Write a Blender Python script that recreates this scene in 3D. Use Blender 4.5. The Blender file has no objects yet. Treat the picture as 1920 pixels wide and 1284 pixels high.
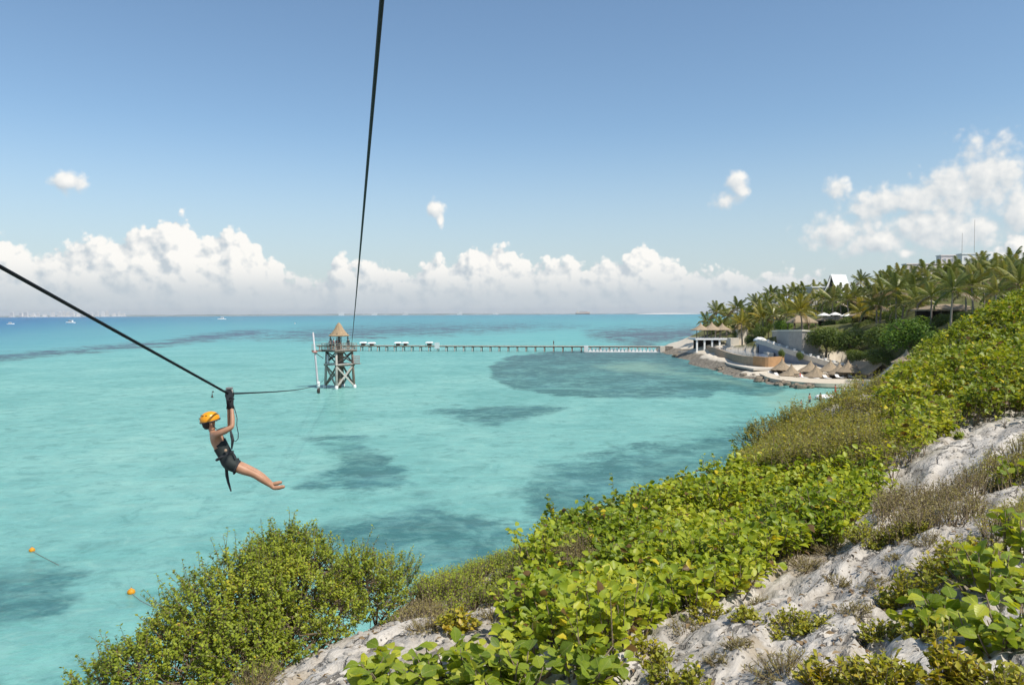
import bpy, math, random
import numpy as np
from mathutils import Vector, Matrix

rng = np.random.default_rng(7)
random.seed(7)
SC = bpy.context.scene
COL = SC.collection

# ------------------------------------------------------------------ camera
FPX = 1440.0                       # focal length in pixels of the 1920 px wide photograph
CAM = np.array([0.0, 0.0, 12.0])   # 12 m above the sea
PITCH = math.atan(54 / FPX)
ROLL = math.radians(-0.30)
_r0 = np.array([1.0, 0, 0]); _u0 = np.array([0, math.sin(PITCH), math.cos(PITCH)])
FWD = np.array([0, math.cos(PITCH), -math.sin(PITCH)])
RGT = math.cos(ROLL) * _r0 + math.sin(ROLL) * _u0
UPV = -math.sin(ROLL) * _r0 + math.cos(ROLL) * _u0
cam_data = bpy.data.cameras.new('camera')
cam_data.sensor_width = 36.0
cam_data.lens = 36.0 * FPX / 1920.0
cam_data.clip_start = 0.05
cam_data.clip_end = 60000.0
cam = bpy.data.objects.new('camera', cam_data)
COL.objects.link(cam)
M = Matrix.Identity(4)
for i in range(3):
    M[i][0] = RGT[i]; M[i][1] = UPV[i]; M[i][2] = -FWD[i]; M[i][3] = CAM[i]
cam.matrix_world = M
SC.camera = cam

def P(px, py, d):
    """World point on the sight line of photo pixel (px, py) at ground distance d (along +Y)."""
    v = FWD + RGT * ((px - 960) / FPX) + UPV * ((642 - py) / FPX)
    return CAM + v * (d / v[1])

def W(px, py, z=0.0):
    """World point where the sight line of a photo pixel meets the height z."""
    v = FWD + RGT * ((px - 960) / FPX) + UPV * ((642 - py) / FPX)
    return CAM + v * ((z - CAM[2]) / v[2])

def project(p):
    q = np.asarray(p) - CAM
    zc = q @ FWD
    zc = np.where(np.abs(zc) < 1e-4, 1e-4, zc)
    return 960 + FPX * (q @ RGT) / zc, 642 - FPX * (q @ UPV) / zc, zc

# ------------------------------------------------------------------ sun, sky and exposure
SUN_AZ, SUN_EL = math.radians(128), math.radians(55)     # azimuth from +Y towards +X
SUN = np.array([math.sin(SUN_AZ) * math.cos(SUN_EL), math.cos(SUN_AZ) * math.cos(SUN_EL), math.sin(SUN_EL)])
sl = bpy.data.lights.new('sun', 'SUN')
sl.energy = 4.4
sl.angle = math.radians(0.53)
sl.color = (1.0, 0.945, 0.86)
sun = bpy.data.objects.new('sun', sl)
COL.objects.link(sun)
sun.rotation_euler = Vector(-SUN).to_track_quat('-Z', 'Y').to_euler()
sun.location = (60, -20, 80)

vs = SC.view_settings
vs.view_transform = 'Standard'; vs.look = 'None'; vs.exposure = 0.25; vs.gamma = 1.0; vs.use_curve_mapping = False
SC.render.engine = 'CYCLES'
SC.cycles.max_bounces = 8
SC.cycles.diffuse_bounces = 3
SC.cycles.glossy_bounces = 3
SC.cycles.transmission_bounces = 4
SC.cycles.transparent_max_bounces = 8
SC.cycles.caustics_reflective = False
SC.cycles.caustics_refractive = False
SC.cycles.use_denoising = True

class NT:
    """Small helper to write node trees."""
    def __init__(s, tree): s.t = tree
    def n(s, typ, **kw):
        nd = s.t.nodes.new(typ)
        for k, v in kw.items():
            if k == 'ins':
                for i, val in v.items():
                    if hasattr(val, 'is_output') : s.t.links.new(val, nd.inputs[i])
                    else: nd.inputs[i].default_value = val
            else: setattr(nd, k, v)
        return nd
    def math(s, op, a, b=None, c=None, clamp=False):
        ins = {0: a}
        if b is not None: ins[1] = b
        if c is not None: ins[2] = c
        return s.n('ShaderNodeMath', operation=op, use_clamp=clamp, ins=ins).outputs[0]
    def vmath(s, op, a, b=None):
        ins = {0: a}
        if b is not None: ins[1] = b
        nd = s.n('ShaderNodeVectorMath', operation=op, ins=ins)
        return nd.outputs['Value'] if op in ('LENGTH', 'DOT_PRODUCT', 'DISTANCE') else nd.outputs[0]
    def mix(s, fac, a, b, blend='MIX'):
        nd = s.t.nodes.new('ShaderNodeMix'); nd.data_type = 'RGBA'; nd.blend_type = blend
        for idx, val in ((0, fac), (6, a), (7, b)):
            if hasattr(val, 'is_output'): s.t.links.new(val, nd.inputs[idx])
            else: nd.inputs[idx].default_value = (val if idx == 0 else (tuple(val) + (1,))[:4])
        return nd.outputs[2]
    def noise(s, vec, scale, detail=4, rough=0.55, dist=0.0, dim='3D'):
        nd = s.n('ShaderNodeTexNoise', noise_dimensions=dim, ins={'Scale': scale, 'Detail': detail, 'Roughness': rough, 'Distortion': dist})
        if vec is not None: s.t.links.new(vec, nd.inputs['Vector'])
        return nd.outputs['Fac']
    def ramp(s, fac, stops, interp='LINEAR'):
        nd = s.n('ShaderNodeValToRGB'); s.t.links.new(fac, nd.inputs[0])
        cr = nd.color_ramp; cr.interpolation = interp
        while len(cr.elements) > 1: cr.elements.remove(cr.elements[-1])
        for i, (pos, c) in enumerate(stops):
            e = cr.elements[0] if i == 0 else cr.elements.new(pos)
            e.position = pos
            e.color = (c, c, c, 1) if np.isscalar(c) else (tuple(c) + (1,))[:4]
        return nd.outputs[0]
    def smooth(s, x, lo, hi):
        nd = s.n('ShaderNodeMapRange', interpolation_type='SMOOTHSTEP', ins={0: x, 1: lo, 2: hi, 3: 0.0, 4: 1.0})
        return nd.outputs[0]
    def link(s, a, b): s.t.links.new(a, b)

def azel(px, py):
    v = FWD + RGT * ((px - 960) / FPX) + UPV * ((642 - py) / FPX)
    return math.degrees(math.atan2(v[0], v[1])), math.degrees(math.atan2(v[2], math.hypot(v[0], v[1])))

def cloud_density_group():
    """Density of the cumulus clouds over (azimuth, elevation) in degrees."""
    g = bpy.data.node_groups.new('cloud_density', 'ShaderNodeTree')
    g.interface.new_socket('AzEl', in_out='INPUT', socket_type='NodeSocketVector')
    g.interface.new_socket('Density', in_out='OUTPUT', socket_type='NodeSocketFloat')
    N = NT(g)
    gi = g.nodes.new('NodeGroupInput'); go = g.nodes.new('NodeGroupOutput')
    p = gi.outputs[0]
    sep = N.n('ShaderNodeSeparateXYZ', ins={0: p})
    az, el = sep.outputs[0], sep.outputs[1]
    # billowing detail
    big = N.n('ShaderNodeTexVoronoi', voronoi_dimensions='2D', feature='F1', ins={'Vector': p, 'Scale': 0.62, 'Detail': 2.0, 'Roughness': 0.55}).outputs['Distance']
    fine = N.noise(p, 1.6, 5, 0.6, dim='2D')
    bill = N.math('ADD', N.math('MULTIPLY', N.math('SUBTRACT', 0.48, big), 0.95), N.math('MULTIPLY', N.math('SUBTRACT', fine, 0.5), 0.75))
    # the bank of clouds standing on the horizon: its top as a curve over azimuth
    prof = [(-160, 440), (-60, 420), (0, 428), (45, 436), (75, 462), (115, 455), (150, 432), (200, 432), (250, 416), (290, 408), (312, 388), (335, 380),
            (356, 396), (385, 425), (412, 428), (436, 408), (458, 430), (485, 446), (512, 470), (550, 500), (590, 512), (622, 490), (645, 460), (668, 476), (720, 482), (780, 492),
            (815, 466), (850, 476), (878, 456), (900, 446), (940, 450), (980, 466), (1004, 482), (1030, 472), (1060, 462), (1100, 488), (1130, 478), (1160, 472),
            (1200, 446), (1230, 458), (1270, 480), (1310, 486), (1360, 492), (1430, 506), (1480, 490), (1520, 500), (1580, 510), (1700, 500), (1800, 480), (1860, 455), (1920, 420), (2000, 440), (2080, 430)]
    A0, A1 = -40.0, 40.0
    fc = N.n('ShaderNodeFloatCurve')
    cv = fc.mapping.curves[0]
    pts = []
    for x, y in prof:
        a, e = azel(x, y); pts.append(((a - A0) / (A1 - A0), e / 15.0))
    cv.points[0].location = pts[0]; cv.points[1].location = pts[-1]
    for q in pts[1:-1]: cv.points.new(*q)
    fc.mapping.update()
    N.link(N.math('DIVIDE', N.math('SUBTRACT', az, A0), A1 - A0, clamp=True), fc.inputs['Value'])
    top = N.math('MULTIPLY', fc.outputs[0], 15.0)
    # round the rest of the horizon the bank goes on with the same heights
    wav = N.math('MULTIPLY', N.math('SUBTRACT', N.noise(N.n('ShaderNodeCombineXYZ', ins={0: az}).outputs[0], 0.07, 2, 0.6, dim='2D'), 0.5), 7.0)
    outside = N.smooth(N.math('ABSOLUTE', az), 38.0, 46.0)
    top = N.math('ADD', top, N.math('MULTIPLY', wav, outside))
    d_bank = N.math('ADD', N.math('DIVIDE', N.math('SUBTRACT', top, el), 1.3), bill)
    # clouds standing free
    blobs = [(1852, 325, 62, 58), (1800, 352, 62, 44), (1735, 372, 62, 36), (1655, 382, 48, 26), (1620, 392, 30, 22),
             (1570, 432, 58, 34), (1640, 452, 85, 26), (1740, 432, 75, 36), (1800, 430, 70, 34), (1915, 400, 28, 38),
             (127, 338, 30, 21), (816, 392, 20, 20), (826, 415, 10, 14), (1358, 376, 30, 20), (1384, 345, 24, 26), (1700, 474, 18, 11), (1570, 345, 24, 26)]
    dens = None
    for i, (x, y, rx, ry) in enumerate(blobs):
        if i < 10: rx, ry = rx * 1.08, ry * 1.08
        a, e = azel(x, y); sx, sy = math.degrees(rx * 1.22 / FPX), math.degrees(ry * 1.22 / FPX)
        q = N.vmath('MULTIPLY', N.vmath('SUBTRACT', p, (a, e, 0)), (1 / sx, 1 / sy, 0))
        f = N.math('SUBTRACT', 1.0, N.vmath('LENGTH', q))
        dens = f if dens is None else N.math('SMOOTH_MAX', dens, f, 0.35)
    d_blob = N.math('MULTIPLY', N.math('ADD', N.math('ADD', N.math('MULTIPLY', dens, 1.1), 0.12), N.math('MULTIPLY', bill, 0.66)), 0.60)
    N.link(N.math('MAXIMUM', d_bank, d_blob), go.inputs[0])
    return g

world = bpy.data.worlds.new('World')
SC.world = world
world.use_nodes = True
world.cycles.sampling_method = 'MANUAL'
world.cycles.sample_map_resolution = 256
wt = world.node_tree
wt.nodes.clear()
N = NT(wt)
sky = N.n('ShaderNodeTexSky', sky_type='NISHITA', sun_disc=False, sun_elevation=SUN_EL, sun_rotation=SUN_AZ,
          altitude=10.0, air_density=1.0, dust_density=0.5, ozone_density=1.6)
geo = N.n('ShaderNodeTexCoord')
dirv = N.vmath('NORMALIZE', geo.outputs['Generated'])
sep = N.n('ShaderNodeSeparateXYZ', ins={0: dirv})
az = N.math('MULTIPLY', N.math('ARCTAN2', sep.outputs[0], sep.outputs[1]), 57.29578)
el = N.math('MULTIPLY', N.math('ARCSINE', sep.outputs[2]), 57.29578)
azel_v = N.n('ShaderNodeCombineXYZ', ins={0: az, 1: el}).outputs[0]
cg = cloud_density_group()
def dens_at(v):
    nd = wt.nodes.new('ShaderNodeGroup'); nd.node_tree = cg
    wt.links.new(v, nd.inputs[0]); return nd.outputs[0]
d0 = dens_at(azel_v)
d1 = dens_at(N.vmath('ADD', azel_v, (0.36, 0.50, 0.0)))
alpha = N.smooth(d0, 0.02, 0.42)
lit = N.math('MULTIPLY', N.math('SUBTRACT', d0, d1), 1.15)
lit = N.math('ADD', 0.43, lit, clamp=True)
SKY_STRENGTH = 0.12
inv = 1.0 / SKY_STRENGTH
CLOUD_LIT = tuple(c * inv for c in (0.86, 0.84, 0.80))
CLOUD_SHADE = tuple(c * inv for c in (0.475, 0.53, 0.575))
HAZE = tuple(c * inv for c in (0.46, 0.518, 0.565))
ccol = N.mix(lit, CLOUD_SHADE, CLOUD_LIT)
low = N.smooth(el, 3.9, 0.9)                       # clouds near the horizon sink into the haze
ccol = N.mix(N.math('MULTIPLY', low, 0.85), ccol, HAZE)
skyc = N.mix(1.0, N.n('ShaderNodeHueSaturation', ins={'Saturation': 1.0, 'Value': 1.0, 'Color': sky.outputs[0]}).outputs[0], (0.90, 0.985, 0.995), 'MULTIPLY')
hz = N.math('MULTIPLY', N.smooth(el, 14.0, -1.0), 0.8)
skyc = N.mix(hz, skyc, HAZE)
fac = N.math('MULTIPLY', alpha, 0.96)
col = N.mix(fac, skyc, ccol)
bg = N.n('ShaderNodeBackground', ins={0: col, 1: SKY_STRENGTH})
N.link(bg.outputs[0], N.n('ShaderNodeOutputWorld').inputs[0])

# ------------------------------------------------------------------ helpers: materials
def new_mat(name):
    m = bpy.data.materials.new(name); m.use_nodes = True
    m.node_tree.nodes.clear()
    N = NT(m.node_tree)
    out = N.n('ShaderNodeOutputMaterial')
    return m, N, out

def principled(N, out, color, rough=0.7, spec=0.4, bump=None, bstr=0.3, bdist=0.02, metallic=0.0):
    b = N.n('ShaderNodeBsdfPrincipled')
    if hasattr(color, 'is_output'): N.link(color, b.inputs['Base Color'])
    else: b.inputs['Base Color'].default_value = (tuple(color) + (1,))[:4]
    if hasattr(rough, 'is_output'): N.link(rough, b.inputs['Roughness'])
    else: b.inputs['Roughness'].default_value = rough
    b.inputs['Specular IOR Level'].default_value = spec
    b.inputs['Metallic'].default_value = metallic
    if bump is not None:
        bp = N.n('ShaderNodeBump', ins={'Strength': bstr, 'Distance': bdist, 'Height': bump})
        N.link(bp.outputs[0], b.inputs['Normal'])
    N.link(b.outputs[0], out.inputs[0])
    return b

MATS = {}
def simple(name, color, rough=0.75, var=0.25, scale=6.0, spec=0.35, bump=0.25, bdist=0.01, stretch=(1, 1, 1), metallic=0.0):
    """A weathered plain surface: colour varied by noise in the object's space, with fine relief."""
    if name in MATS: return MATS[name]
    m, N, out = new_mat(name)
    tc = N.n('ShaderNodeTexCoord')
    v = N.vmath('MULTIPLY', tc.outputs['Object'], stretch)
    n1 = N.noise(v, scale, 5, 0.6); n2 = N.noise(v, scale * 7, 3, 0.6)
    f = N.math('ADD', N.math('MULTIPLY', n1, 0.7), N.math('MULTIPLY', n2, 0.3))
    c = np.array(color)
    col = N.ramp(f, [(0.25, tuple(c * (1 - var))), (0.75, tuple(np.minimum(c * (1 + var * 0.6), 0.9)))])
    rnd = N.n('ShaderNodeObjectInfo').outputs['Random']
    hs = N.n('ShaderNodeHueSaturation', ins={'Color': col, 'Value': N.math('ADD', 0.9, N.math('MULTIPLY', rnd, 0.2))})
    principled(N, out, hs.outputs[0], rough, spec, n2, bump, bdist, metallic)
    MATS[name] = m
    return m

# ------------------------------------------------------------------ helpers: objects
ORD = ['first', 'second', 'third', 'fourth', 'fifth', 'sixth', 'seventh', 'eighth', 'ninth', 'tenth', 'eleventh', 'twelfth', 'thirteenth', 'fourteenth', 'fifteenth', 'sixteenth', 'seventeenth', 'eighteenth', 'nineteenth', 'twentieth',
       'twenty-first', 'twenty-second', 'twenty-third', 'twenty-fourth', 'twenty-fifth', 'twenty-sixth', 'twenty-seventh', 'twenty-eighth', 'twenty-ninth', 'thirtieth'] + ['%s-%s' % (t, o) for t in ('thirty', 'forty') for o in ('first', 'second', 'third', 'fourth', 'fifth', 'sixth', 'seventh', 'eighth', 'ninth')]
def tag(o, label=None, cat=None, group=None, kind=None):
    if label: o['label'] = label
    if cat: o['category'] = cat
    if group: o['group'] = group
    if kind: o['kind'] = kind
    return o

def link(name, me, mat=None, parent=None, **kw):
    if mat is not None and len(me.materials) == 0: me.materials.append(mat)
    o = bpy.data.objects.new(name, me)
    COL.objects.link(o)
    if parent is not None: o.parent = parent
    return tag(o, **kw)

def empty(name, loc=(0, 0, 0), rz=0.0, **kw):
    o = bpy.data.objects.new(name, None)
    o.empty_display_size = 0.2
    COL.objects.link(o)
    o.location = loc; o.rotation_euler = (0, 0, rz)
    return tag(o, **kw)

def copy_tree(o, parent=None):
    c = o.copy(); COL.objects.link(c)
    if parent is not None: c.parent = parent
    for ch in o.children: copy_tree(ch, c)
    return c

def mesh_np(name, v, faces, smooth=False):
    """Mesh from numpy arrays; faces is a list of (k, n) int arrays."""
    me = bpy.data.meshes.new(name)
    v = np.ascontiguousarray(v, dtype=np.float32)
    faces = [np.asarray(f, dtype=np.int32) for f in (faces if isinstance(faces, list) else [faces])]
    me.vertices.add(len(v)); me.vertices.foreach_set('co', v.ravel())
    loops = np.concatenate([f.ravel() for f in faces])
    sizes = np.concatenate([np.full(len(f), f.shape[1], np.int32) for f in faces])
    starts = np.concatenate([[0], np.cumsum(sizes)[:-1]]).astype(np.int32)
    me.loops.add(len(loops)); me.loops.foreach_set('vertex_index', loops)
    me.polygons.add(len(sizes)); me.polygons.foreach_set('loop_start', starts)
    if smooth: me.polygons.foreach_set('use_smooth', np.ones(len(sizes), dtype=bool))
    me.update(calc_edges=True)
    return me

def unit(a):
    a = np.asarray(a, float)
    return a / np.maximum(np.linalg.norm(a, axis=-1, keepdims=True), 1e-9)

class MB:
    """Collects boxes, tubes and lathed shapes and builds one mesh object from them."""
    def __init__(s): s.v = []; s.f = []
    def add(s, v, f):
        o = len(s.v); s.v.extend([tuple(map(float, q)) for q in v]); s.f.extend([tuple(i + o for i in q) for q in f]); return s
    def box(s, c, size, rz=0.0, taper=1.0, bev=0.0):
        x, y, z = [q / 2 for q in size]
        ca, sa = math.cos(rz), math.sin(rz)
        if bev <= 0:
            pts = [(-x, -y, -z), (x, -y, -z), (x, y, -z), (-x, y, -z), (-x * taper, -y * taper, z), (x * taper, -y * taper, z), (x * taper, y * taper, z), (-x * taper, y * taper, z)]
            fs = [(0, 3, 2, 1), (4, 5, 6, 7), (0, 1, 5, 4), (1, 2, 6, 5), (2, 3, 7, 6), (3, 0, 4, 7)]
        else:
            pts = []; fs = []
            for k, (zz, ins) in enumerate(((-z, bev), (-z + bev, 0), (z - bev, 0), (z, bev))):
                tp = 1 if k < 2 else taper
                pts += [(sx * (x * tp - ins), sy * (y * tp - ins), zz) for sx, sy in ((-1, -1), (1, -1), (1, 1), (-1, 1))]
            fs = [(3, 2, 1, 0), (12, 13, 14, 15)]
            for k in range(3):
                for i in range(4):
                    j = (i + 1) % 4; fs.append((k * 4 + i, k * 4 + j, k * 4 + 4 + j, k * 4 + 4 + i))
        s.add([(c[0] + ca * a - sa * b, c[1] + sa * a + ca * b, c[2] + d) for a, b, d in pts], fs); return s
    def tube(s, pts, r, n=6, cap=True):
        pts = np.asarray(pts, float); r = np.broadcast_to(np.asarray(r, float), (len(pts),))
        t = unit(np.gradient(pts, axis=0))
        ref = np.array([0, 0, 1.0]) if abs(t[0][2]) < 0.9 else np.array([1.0, 0, 0])
        V = []; F = []
        a = unit(np.cross(t[0], ref))
        for i in range(len(pts)):
            a = unit(a - t[i] * np.dot(a, t[i])); b = np.cross(t[i], a)
            for k in range(n):
                th = 2 * math.pi * k / n
                V.append(pts[i] + r[i] * (math.cos(th) * a + math.sin(th) * b))
        for i in range(len(pts) - 1):
            for k in range(n):
                j = (k + 1) % n; F.append((i * n + k, i * n + j, i * n + n + j, i * n + n + k))
        if cap: F.append(tuple(range(n - 1, -1, -1))); F.append(tuple((len(pts) - 1) * n + k for k in range(n)))
        return s.add(V, F)
    def lathe(s, c, prof, n=16, wob=0.0, rnd=None, sx=1.0, sy=1.0):
        """prof: list of (radius, z)."""
        V = []; F = []
        rnd = rnd or random
        for (r, z) in prof:
            for k in range(n):
                th = 2 * math.pi * k / n; rr = r * (1 + wob * (rnd.random() - 0.5) * 2)
                V.append((c[0] + rr * math.cos(th) * sx, c[1] + rr * math.sin(th) * sy, c[2] + z + (wob * 0.3 * (rnd.random() - 0.5) if wob else 0)))
        for i in range(len(prof) - 1):
            for k in range(n):
                j = (k + 1) % n; F.append((i * n + k, i * n + j, i * n + n + j, i * n + n + k))
        F.append(tuple(range(n - 1, -1, -1))); F.append(tuple((len(prof) - 1) * n + k for k in range(n)))
        return s.add(V, F)
    def prism(s, poly, z0, z1):
        """Vertical prism over a plan polygon; z0 and z1 may be lists."""
        n = len(poly); z0 = np.broadcast_to(z0, (n,)); z1 = np.broadcast_to(z1, (n,))
        V = [(p[0], p[1], z0[i]) for i, p in enumerate(poly)] + [(p[0], p[1], z1[i]) for i, p in enumerate(poly)]
        F = [tuple(range(n - 1, -1, -1)), tuple(range(n, 2 * n))] + [(i, (i + 1) % n, n + (i + 1) % n, n + i) for i in range(n)]
        return s.add(V, F)
    def beam(s, a, b, w, h):
        """Rectangular bar from a to b."""
        a = np.asarray(a, float); b = np.asarray(b, float)
        t = unit(b - a); ref = np.array([0, 0, 1.0]) if abs(t[2]) < 0.95 else np.array([0, 1.0, 0])
        x = unit(np.cross(t, ref)); y = np.cross(x, t)
        V = [e + x * sx * w / 2 + y * sy * h / 2 for e in (a, b) for sx, sy in ((-1, -1), (1, -1), (1, 1), (-1, 1))]
        return s.add(V, [(3, 2, 1, 0), (4, 5, 6, 7), (0, 1, 5, 4), (1, 2, 6, 5), (2, 3, 7, 6), (3, 0, 4, 7)])
    def mesh(s, name, smooth=False):
        me = bpy.data.meshes.new(name); me.from_pydata(s.v, [], s.f); me.update()
        if smooth: me.polygons.foreach_set('use_smooth', np.ones(len(me.polygons), dtype=bool))
        return me
    def build(s, name, mat, parent=None, smooth=False, **kw):
        return link(name, s.mesh(name, smooth), mat, parent, **kw)

# ------------------------------------------------------------------ helpers: noise on numpy arrays
def _hash(ix, iy, seed):
    h = (ix.astype(np.int64) * 374761393 + iy.astype(np.int64) * 668265263 + seed * 1274126177) & 0xFFFFFFFF
    h = ((h ^ (h >> 13)) * 1103515245) & 0xFFFFFFFF
    return ((h ^ (h >> 16)) & 0xFFFF) / 65535.0

def vnoise(x, y, seed=0):
    ix = np.floor(x); iy = np.floor(y); fx = x - ix; fy = y - iy
    fx = fx * fx * fx * (fx * (fx * 6 - 15) + 10); fy = fy * fy * fy * (fy * (fy * 6 - 15) + 10)
    a = _hash(ix, iy, seed); b = _hash(ix + 1, iy, seed); c = _hash(ix, iy + 1, seed); d = _hash(ix + 1, iy + 1, seed)
    return (a * (1 - fx) + b * fx) * (1 - fy) + (c * (1 - fx) + d * fx) * fy

def fbm(x, y, seed=0, oct=4, gain=0.5):
    s = 0; a = 1; tot = 0
    for i in range(oct):
        s = s + a * vnoise(x * 2 ** i, y * 2 ** i, seed + i * 17); tot += a; a *= gain
    return s / tot

def inside(poly, px, py):
    poly = np.asarray(poly, float); r = np.zeros(np.shape(px), bool); n = len(poly)
    for i in range(n):
        x0, y0 = poly[i]; x1, y1 = poly[(i + 1) % n]
        c = ((y0 > py) != (y1 > py)) & (px < (x1 - x0) * (py - y0) / (y1 - y0 + 1e-12) + x0)
        r ^= c
    return r

def sdist(poly, px, py, sy=2.2):
    """Signed distance (positive inside) to a polygon."""
    poly = np.asarray(poly, float) * [1, sy]; qy = py * sy
    d = np.full(np.shape(px), 1e9); n = len(poly)
    for i in range(n):
        a = poly[i]; b = poly[(i + 1) % n]; e = b - a
        t = np.clip(((px - a[0]) * e[0] + (qy - a[1]) * e[1]) / (e @ e), 0, 1)
        d = np.minimum(d, np.hypot(px - a[0] - t * e[0], qy - a[1] - t * e[1]))
    return np.where(inside(poly, px, qy), d, -d)

# ------------------------------------------------------------------ the sea
def build_sea():
    TH = np.radians(np.linspace(-58, 58, 430)); RR = np.exp(np.linspace(math.log(9.0), math.log(14000.0), 450))
    th, rr = np.meshgrid(TH, RR)
    x = rr * np.sin(th); y = rr * np.cos(th)
    v = np.stack([x, y, np.zeros_like(x)], -1).reshape(-1, 3)
    nx, ny = x.shape[1], x.shape[0]
    i = np.arange(nx * ny).reshape(ny, nx)
    f = np.stack([i[:-1, :-1], i[:-1, 1:], i[1:, 1:], i[1:, :-1]], -1).reshape(-1, 4)
    me = mesh_np('sea', v, f, smooth=True)
    px, py, _ = project(v)
    def soft(poly, w): return np.clip(0.5 + sdist(poly, px, py) / (3.2 * w), 0, 1)
    grass = np.zeros(len(v))
    patches = [
        ([(925, 688), (960, 672), (1030, 664), (1120, 658), (1250, 662), (1290, 680), (1345, 702), (1400, 716), (1470, 726), (1440, 738), (1345, 731), (1320, 742), (1200, 742), (1050, 740), (970, 727), (930, 706)], 12, 1.5),
        ([(800, 772), (860, 762), (960, 758), (1062, 764), (1010, 778), (930, 800), (870, 796), (850, 782)], 13, 0.80),
        ([(575, 824), (680, 822), (700, 845), (770, 878), (780, 905), (700, 925), (560, 912), (560, 900), (640, 885), (650, 850)], 22, 0.78),
        ([(585, 1000), (720, 965), (800, 935), (870, 965), (1000, 985), (1100, 1000), (1000, 1070), (740, 1080), (640, 1030)], 42, 0.82),
        ([(980, 925), (1040, 880), (1180, 838), (1340, 800), (1440, 790), (1420, 860), (1300, 910), (1160, 985), (1000, 985)], 40, 0.80),
        ([(-200, 1050), (60, 1050), (170, 1075), (110, 1150), (0, 1200), (-200, 1230)], 45, 0.85),
        ([(-200, 1270), (120, 1250), (300, 1180), (420, 1300), (200, 1400), (-200, 1400)], 60, 0.42),
        ([(-200, 668), (40, 662), (200, 650), (300, 642), (380, 628), (470, 620), (520, 622), (400, 636), (300, 648), (120, 662), (0, 678), (-200, 690)], 14, 0.85),
        ([(420, 636), (560, 616), (760, 606), (1000, 606), (1100, 612), (900, 624), (760, 632), (600, 640)], 22, 0.60),
        ([(1100, 618), (1180, 612), (1330, 606), (1330, 640), (1200, 652), (1100, 634)], 22, 0.6),
        ([(860, 834), (980, 826), (1060, 842), (960, 856)], 30, 0.2),
        ([(560, 948), (700, 942), (640, 962)], 25, 0.22),
    ]
    for poly, w, s in patches: grass = np.maximum(grass, soft(poly, w) * s)
    # out over the shelf the water deepens to blue
    deep = np.maximum(soft([(-900, 500), (-900, 662), (0, 630), (150, 616), (330, 606), (640, 596), (1000, 590.5), (3000, 588), (3000, 500)], 34),
                      0.55 * soft([(-900, 500), (-900, 700), (0, 650), (300, 622), (700, 604), (1300, 596), (3000, 592), (3000, 500)], 40))
    shallow = np.maximum(soft([(1430, 745), (1500, 730), (1660, 726), (1720, 760), (1600, 790), (1460, 770)], 34),
                         np.maximum(soft([(1270, 690), (1340, 702), (1420, 720), (1430, 732), (1330, 716), (1140, 696), (1100, 684), (1200, 676)], 16) * 0.85, 0))
    for nm, a in (('grass', grass), ('deep', deep), ('shallow', shallow)):
        at = me.attributes.new(nm, 'FLOAT', 'POINT'); at.data.foreach_set('value', a.astype(np.float32))
    m, N, out = new_mat('sea_water')
    pos = N.n('ShaderNodeNewGeometry').outputs['Position']
    A = {k: N.n('ShaderNodeAttribute', attribute_name=k).outputs['Fac'] for k in ('grass', 'deep', 'shallow')}
    warp = N.noise(pos, 0.05, 4, 0.6, 0.6); med = N.noise(pos, 0.3, 4, 0.65); fine = N.noise(pos, 1.5, 3, 0.6)
    edge = N.math('ADD', N.math('MULTIPLY', N.math('SUBTRACT', warp, 0.5), 1.5), N.math('MULTIPLY', N.math('SUBTRACT', med, 0.5), 1.3))
    edge = N.math('ADD', edge, N.math('MULTIPLY', N.math('SUBTRACT', fine, 0.5), 0.42))
    edge = N.math('ADD', edge, N.math('MULTIPLY', N.math('SUBTRACT', N.noise(pos, 0.13, 5, 0.7), 0.5), 1.0))
    g = N.smooth(N.math('ADD', A['grass'], N.math('MULTIPLY', edge, N.math('MINIMUM', N.math('MULTIPLY', A['grass'], 3.0), 1.0))), 0.20, 0.62)
    # sand bed seen through shallow water, lighter and darker in broad drifts
    sand = N.ramp(N.math('ADD', N.math('MULTIPLY', warp, 0.75), N.math('MULTIPLY', med, 0.25)),
                  [(0.30, (0.105, 0.300, 0.265)), (0.5, (0.165, 0.385, 0.335)), (0.68, (0.225, 0.445, 0.380))])
    # loose weed and rubble on the sand, seen where the water is clear
    rub = N.noise(pos, 0.45, 6, 0.72, 0.8)
    sand = N.mix(N.math('MULTIPLY', N.smooth(rub, 0.50, 0.66), 0.55), sand, (0.085, 0.235, 0.205))
    sand = N.mix(N.math('MULTIPLY', N.smooth(rub, 0.46, 0.34), 0.30), sand, (0.270, 0.475, 0.400))
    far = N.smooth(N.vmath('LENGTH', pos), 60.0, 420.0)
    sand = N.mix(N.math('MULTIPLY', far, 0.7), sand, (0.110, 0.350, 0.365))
    mott = N.noise(pos, 0.11, 6, 0.7, 0.5)
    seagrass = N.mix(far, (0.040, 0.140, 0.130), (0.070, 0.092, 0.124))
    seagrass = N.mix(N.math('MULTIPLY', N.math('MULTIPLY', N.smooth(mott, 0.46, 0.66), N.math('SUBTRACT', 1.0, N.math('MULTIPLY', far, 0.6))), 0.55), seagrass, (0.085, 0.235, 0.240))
    thin = N.math('ADD', N.math('MULTIPLY', N.smooth(N.noise(pos, 0.42, 6, 0.72, 0.6), 0.36, 0.60), 0.45), N.math('MULTIPLY', N.smooth(N.noise(pos, 0.10, 5, 0.7, 0.8), 0.34, 0.58), 0.40))
    g = N.math('MULTIPLY', g, N.math('ADD', N.math('ADD', 0.26, N.math('MULTIPLY', far, 0.42)), thin, clamp=True))                 # sand shows through between the tufts
    c = N.mix(g, sand, seagrass)
    c = N.mix(A['deep'], c, (0.018, 0.135, 0.275))
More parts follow.
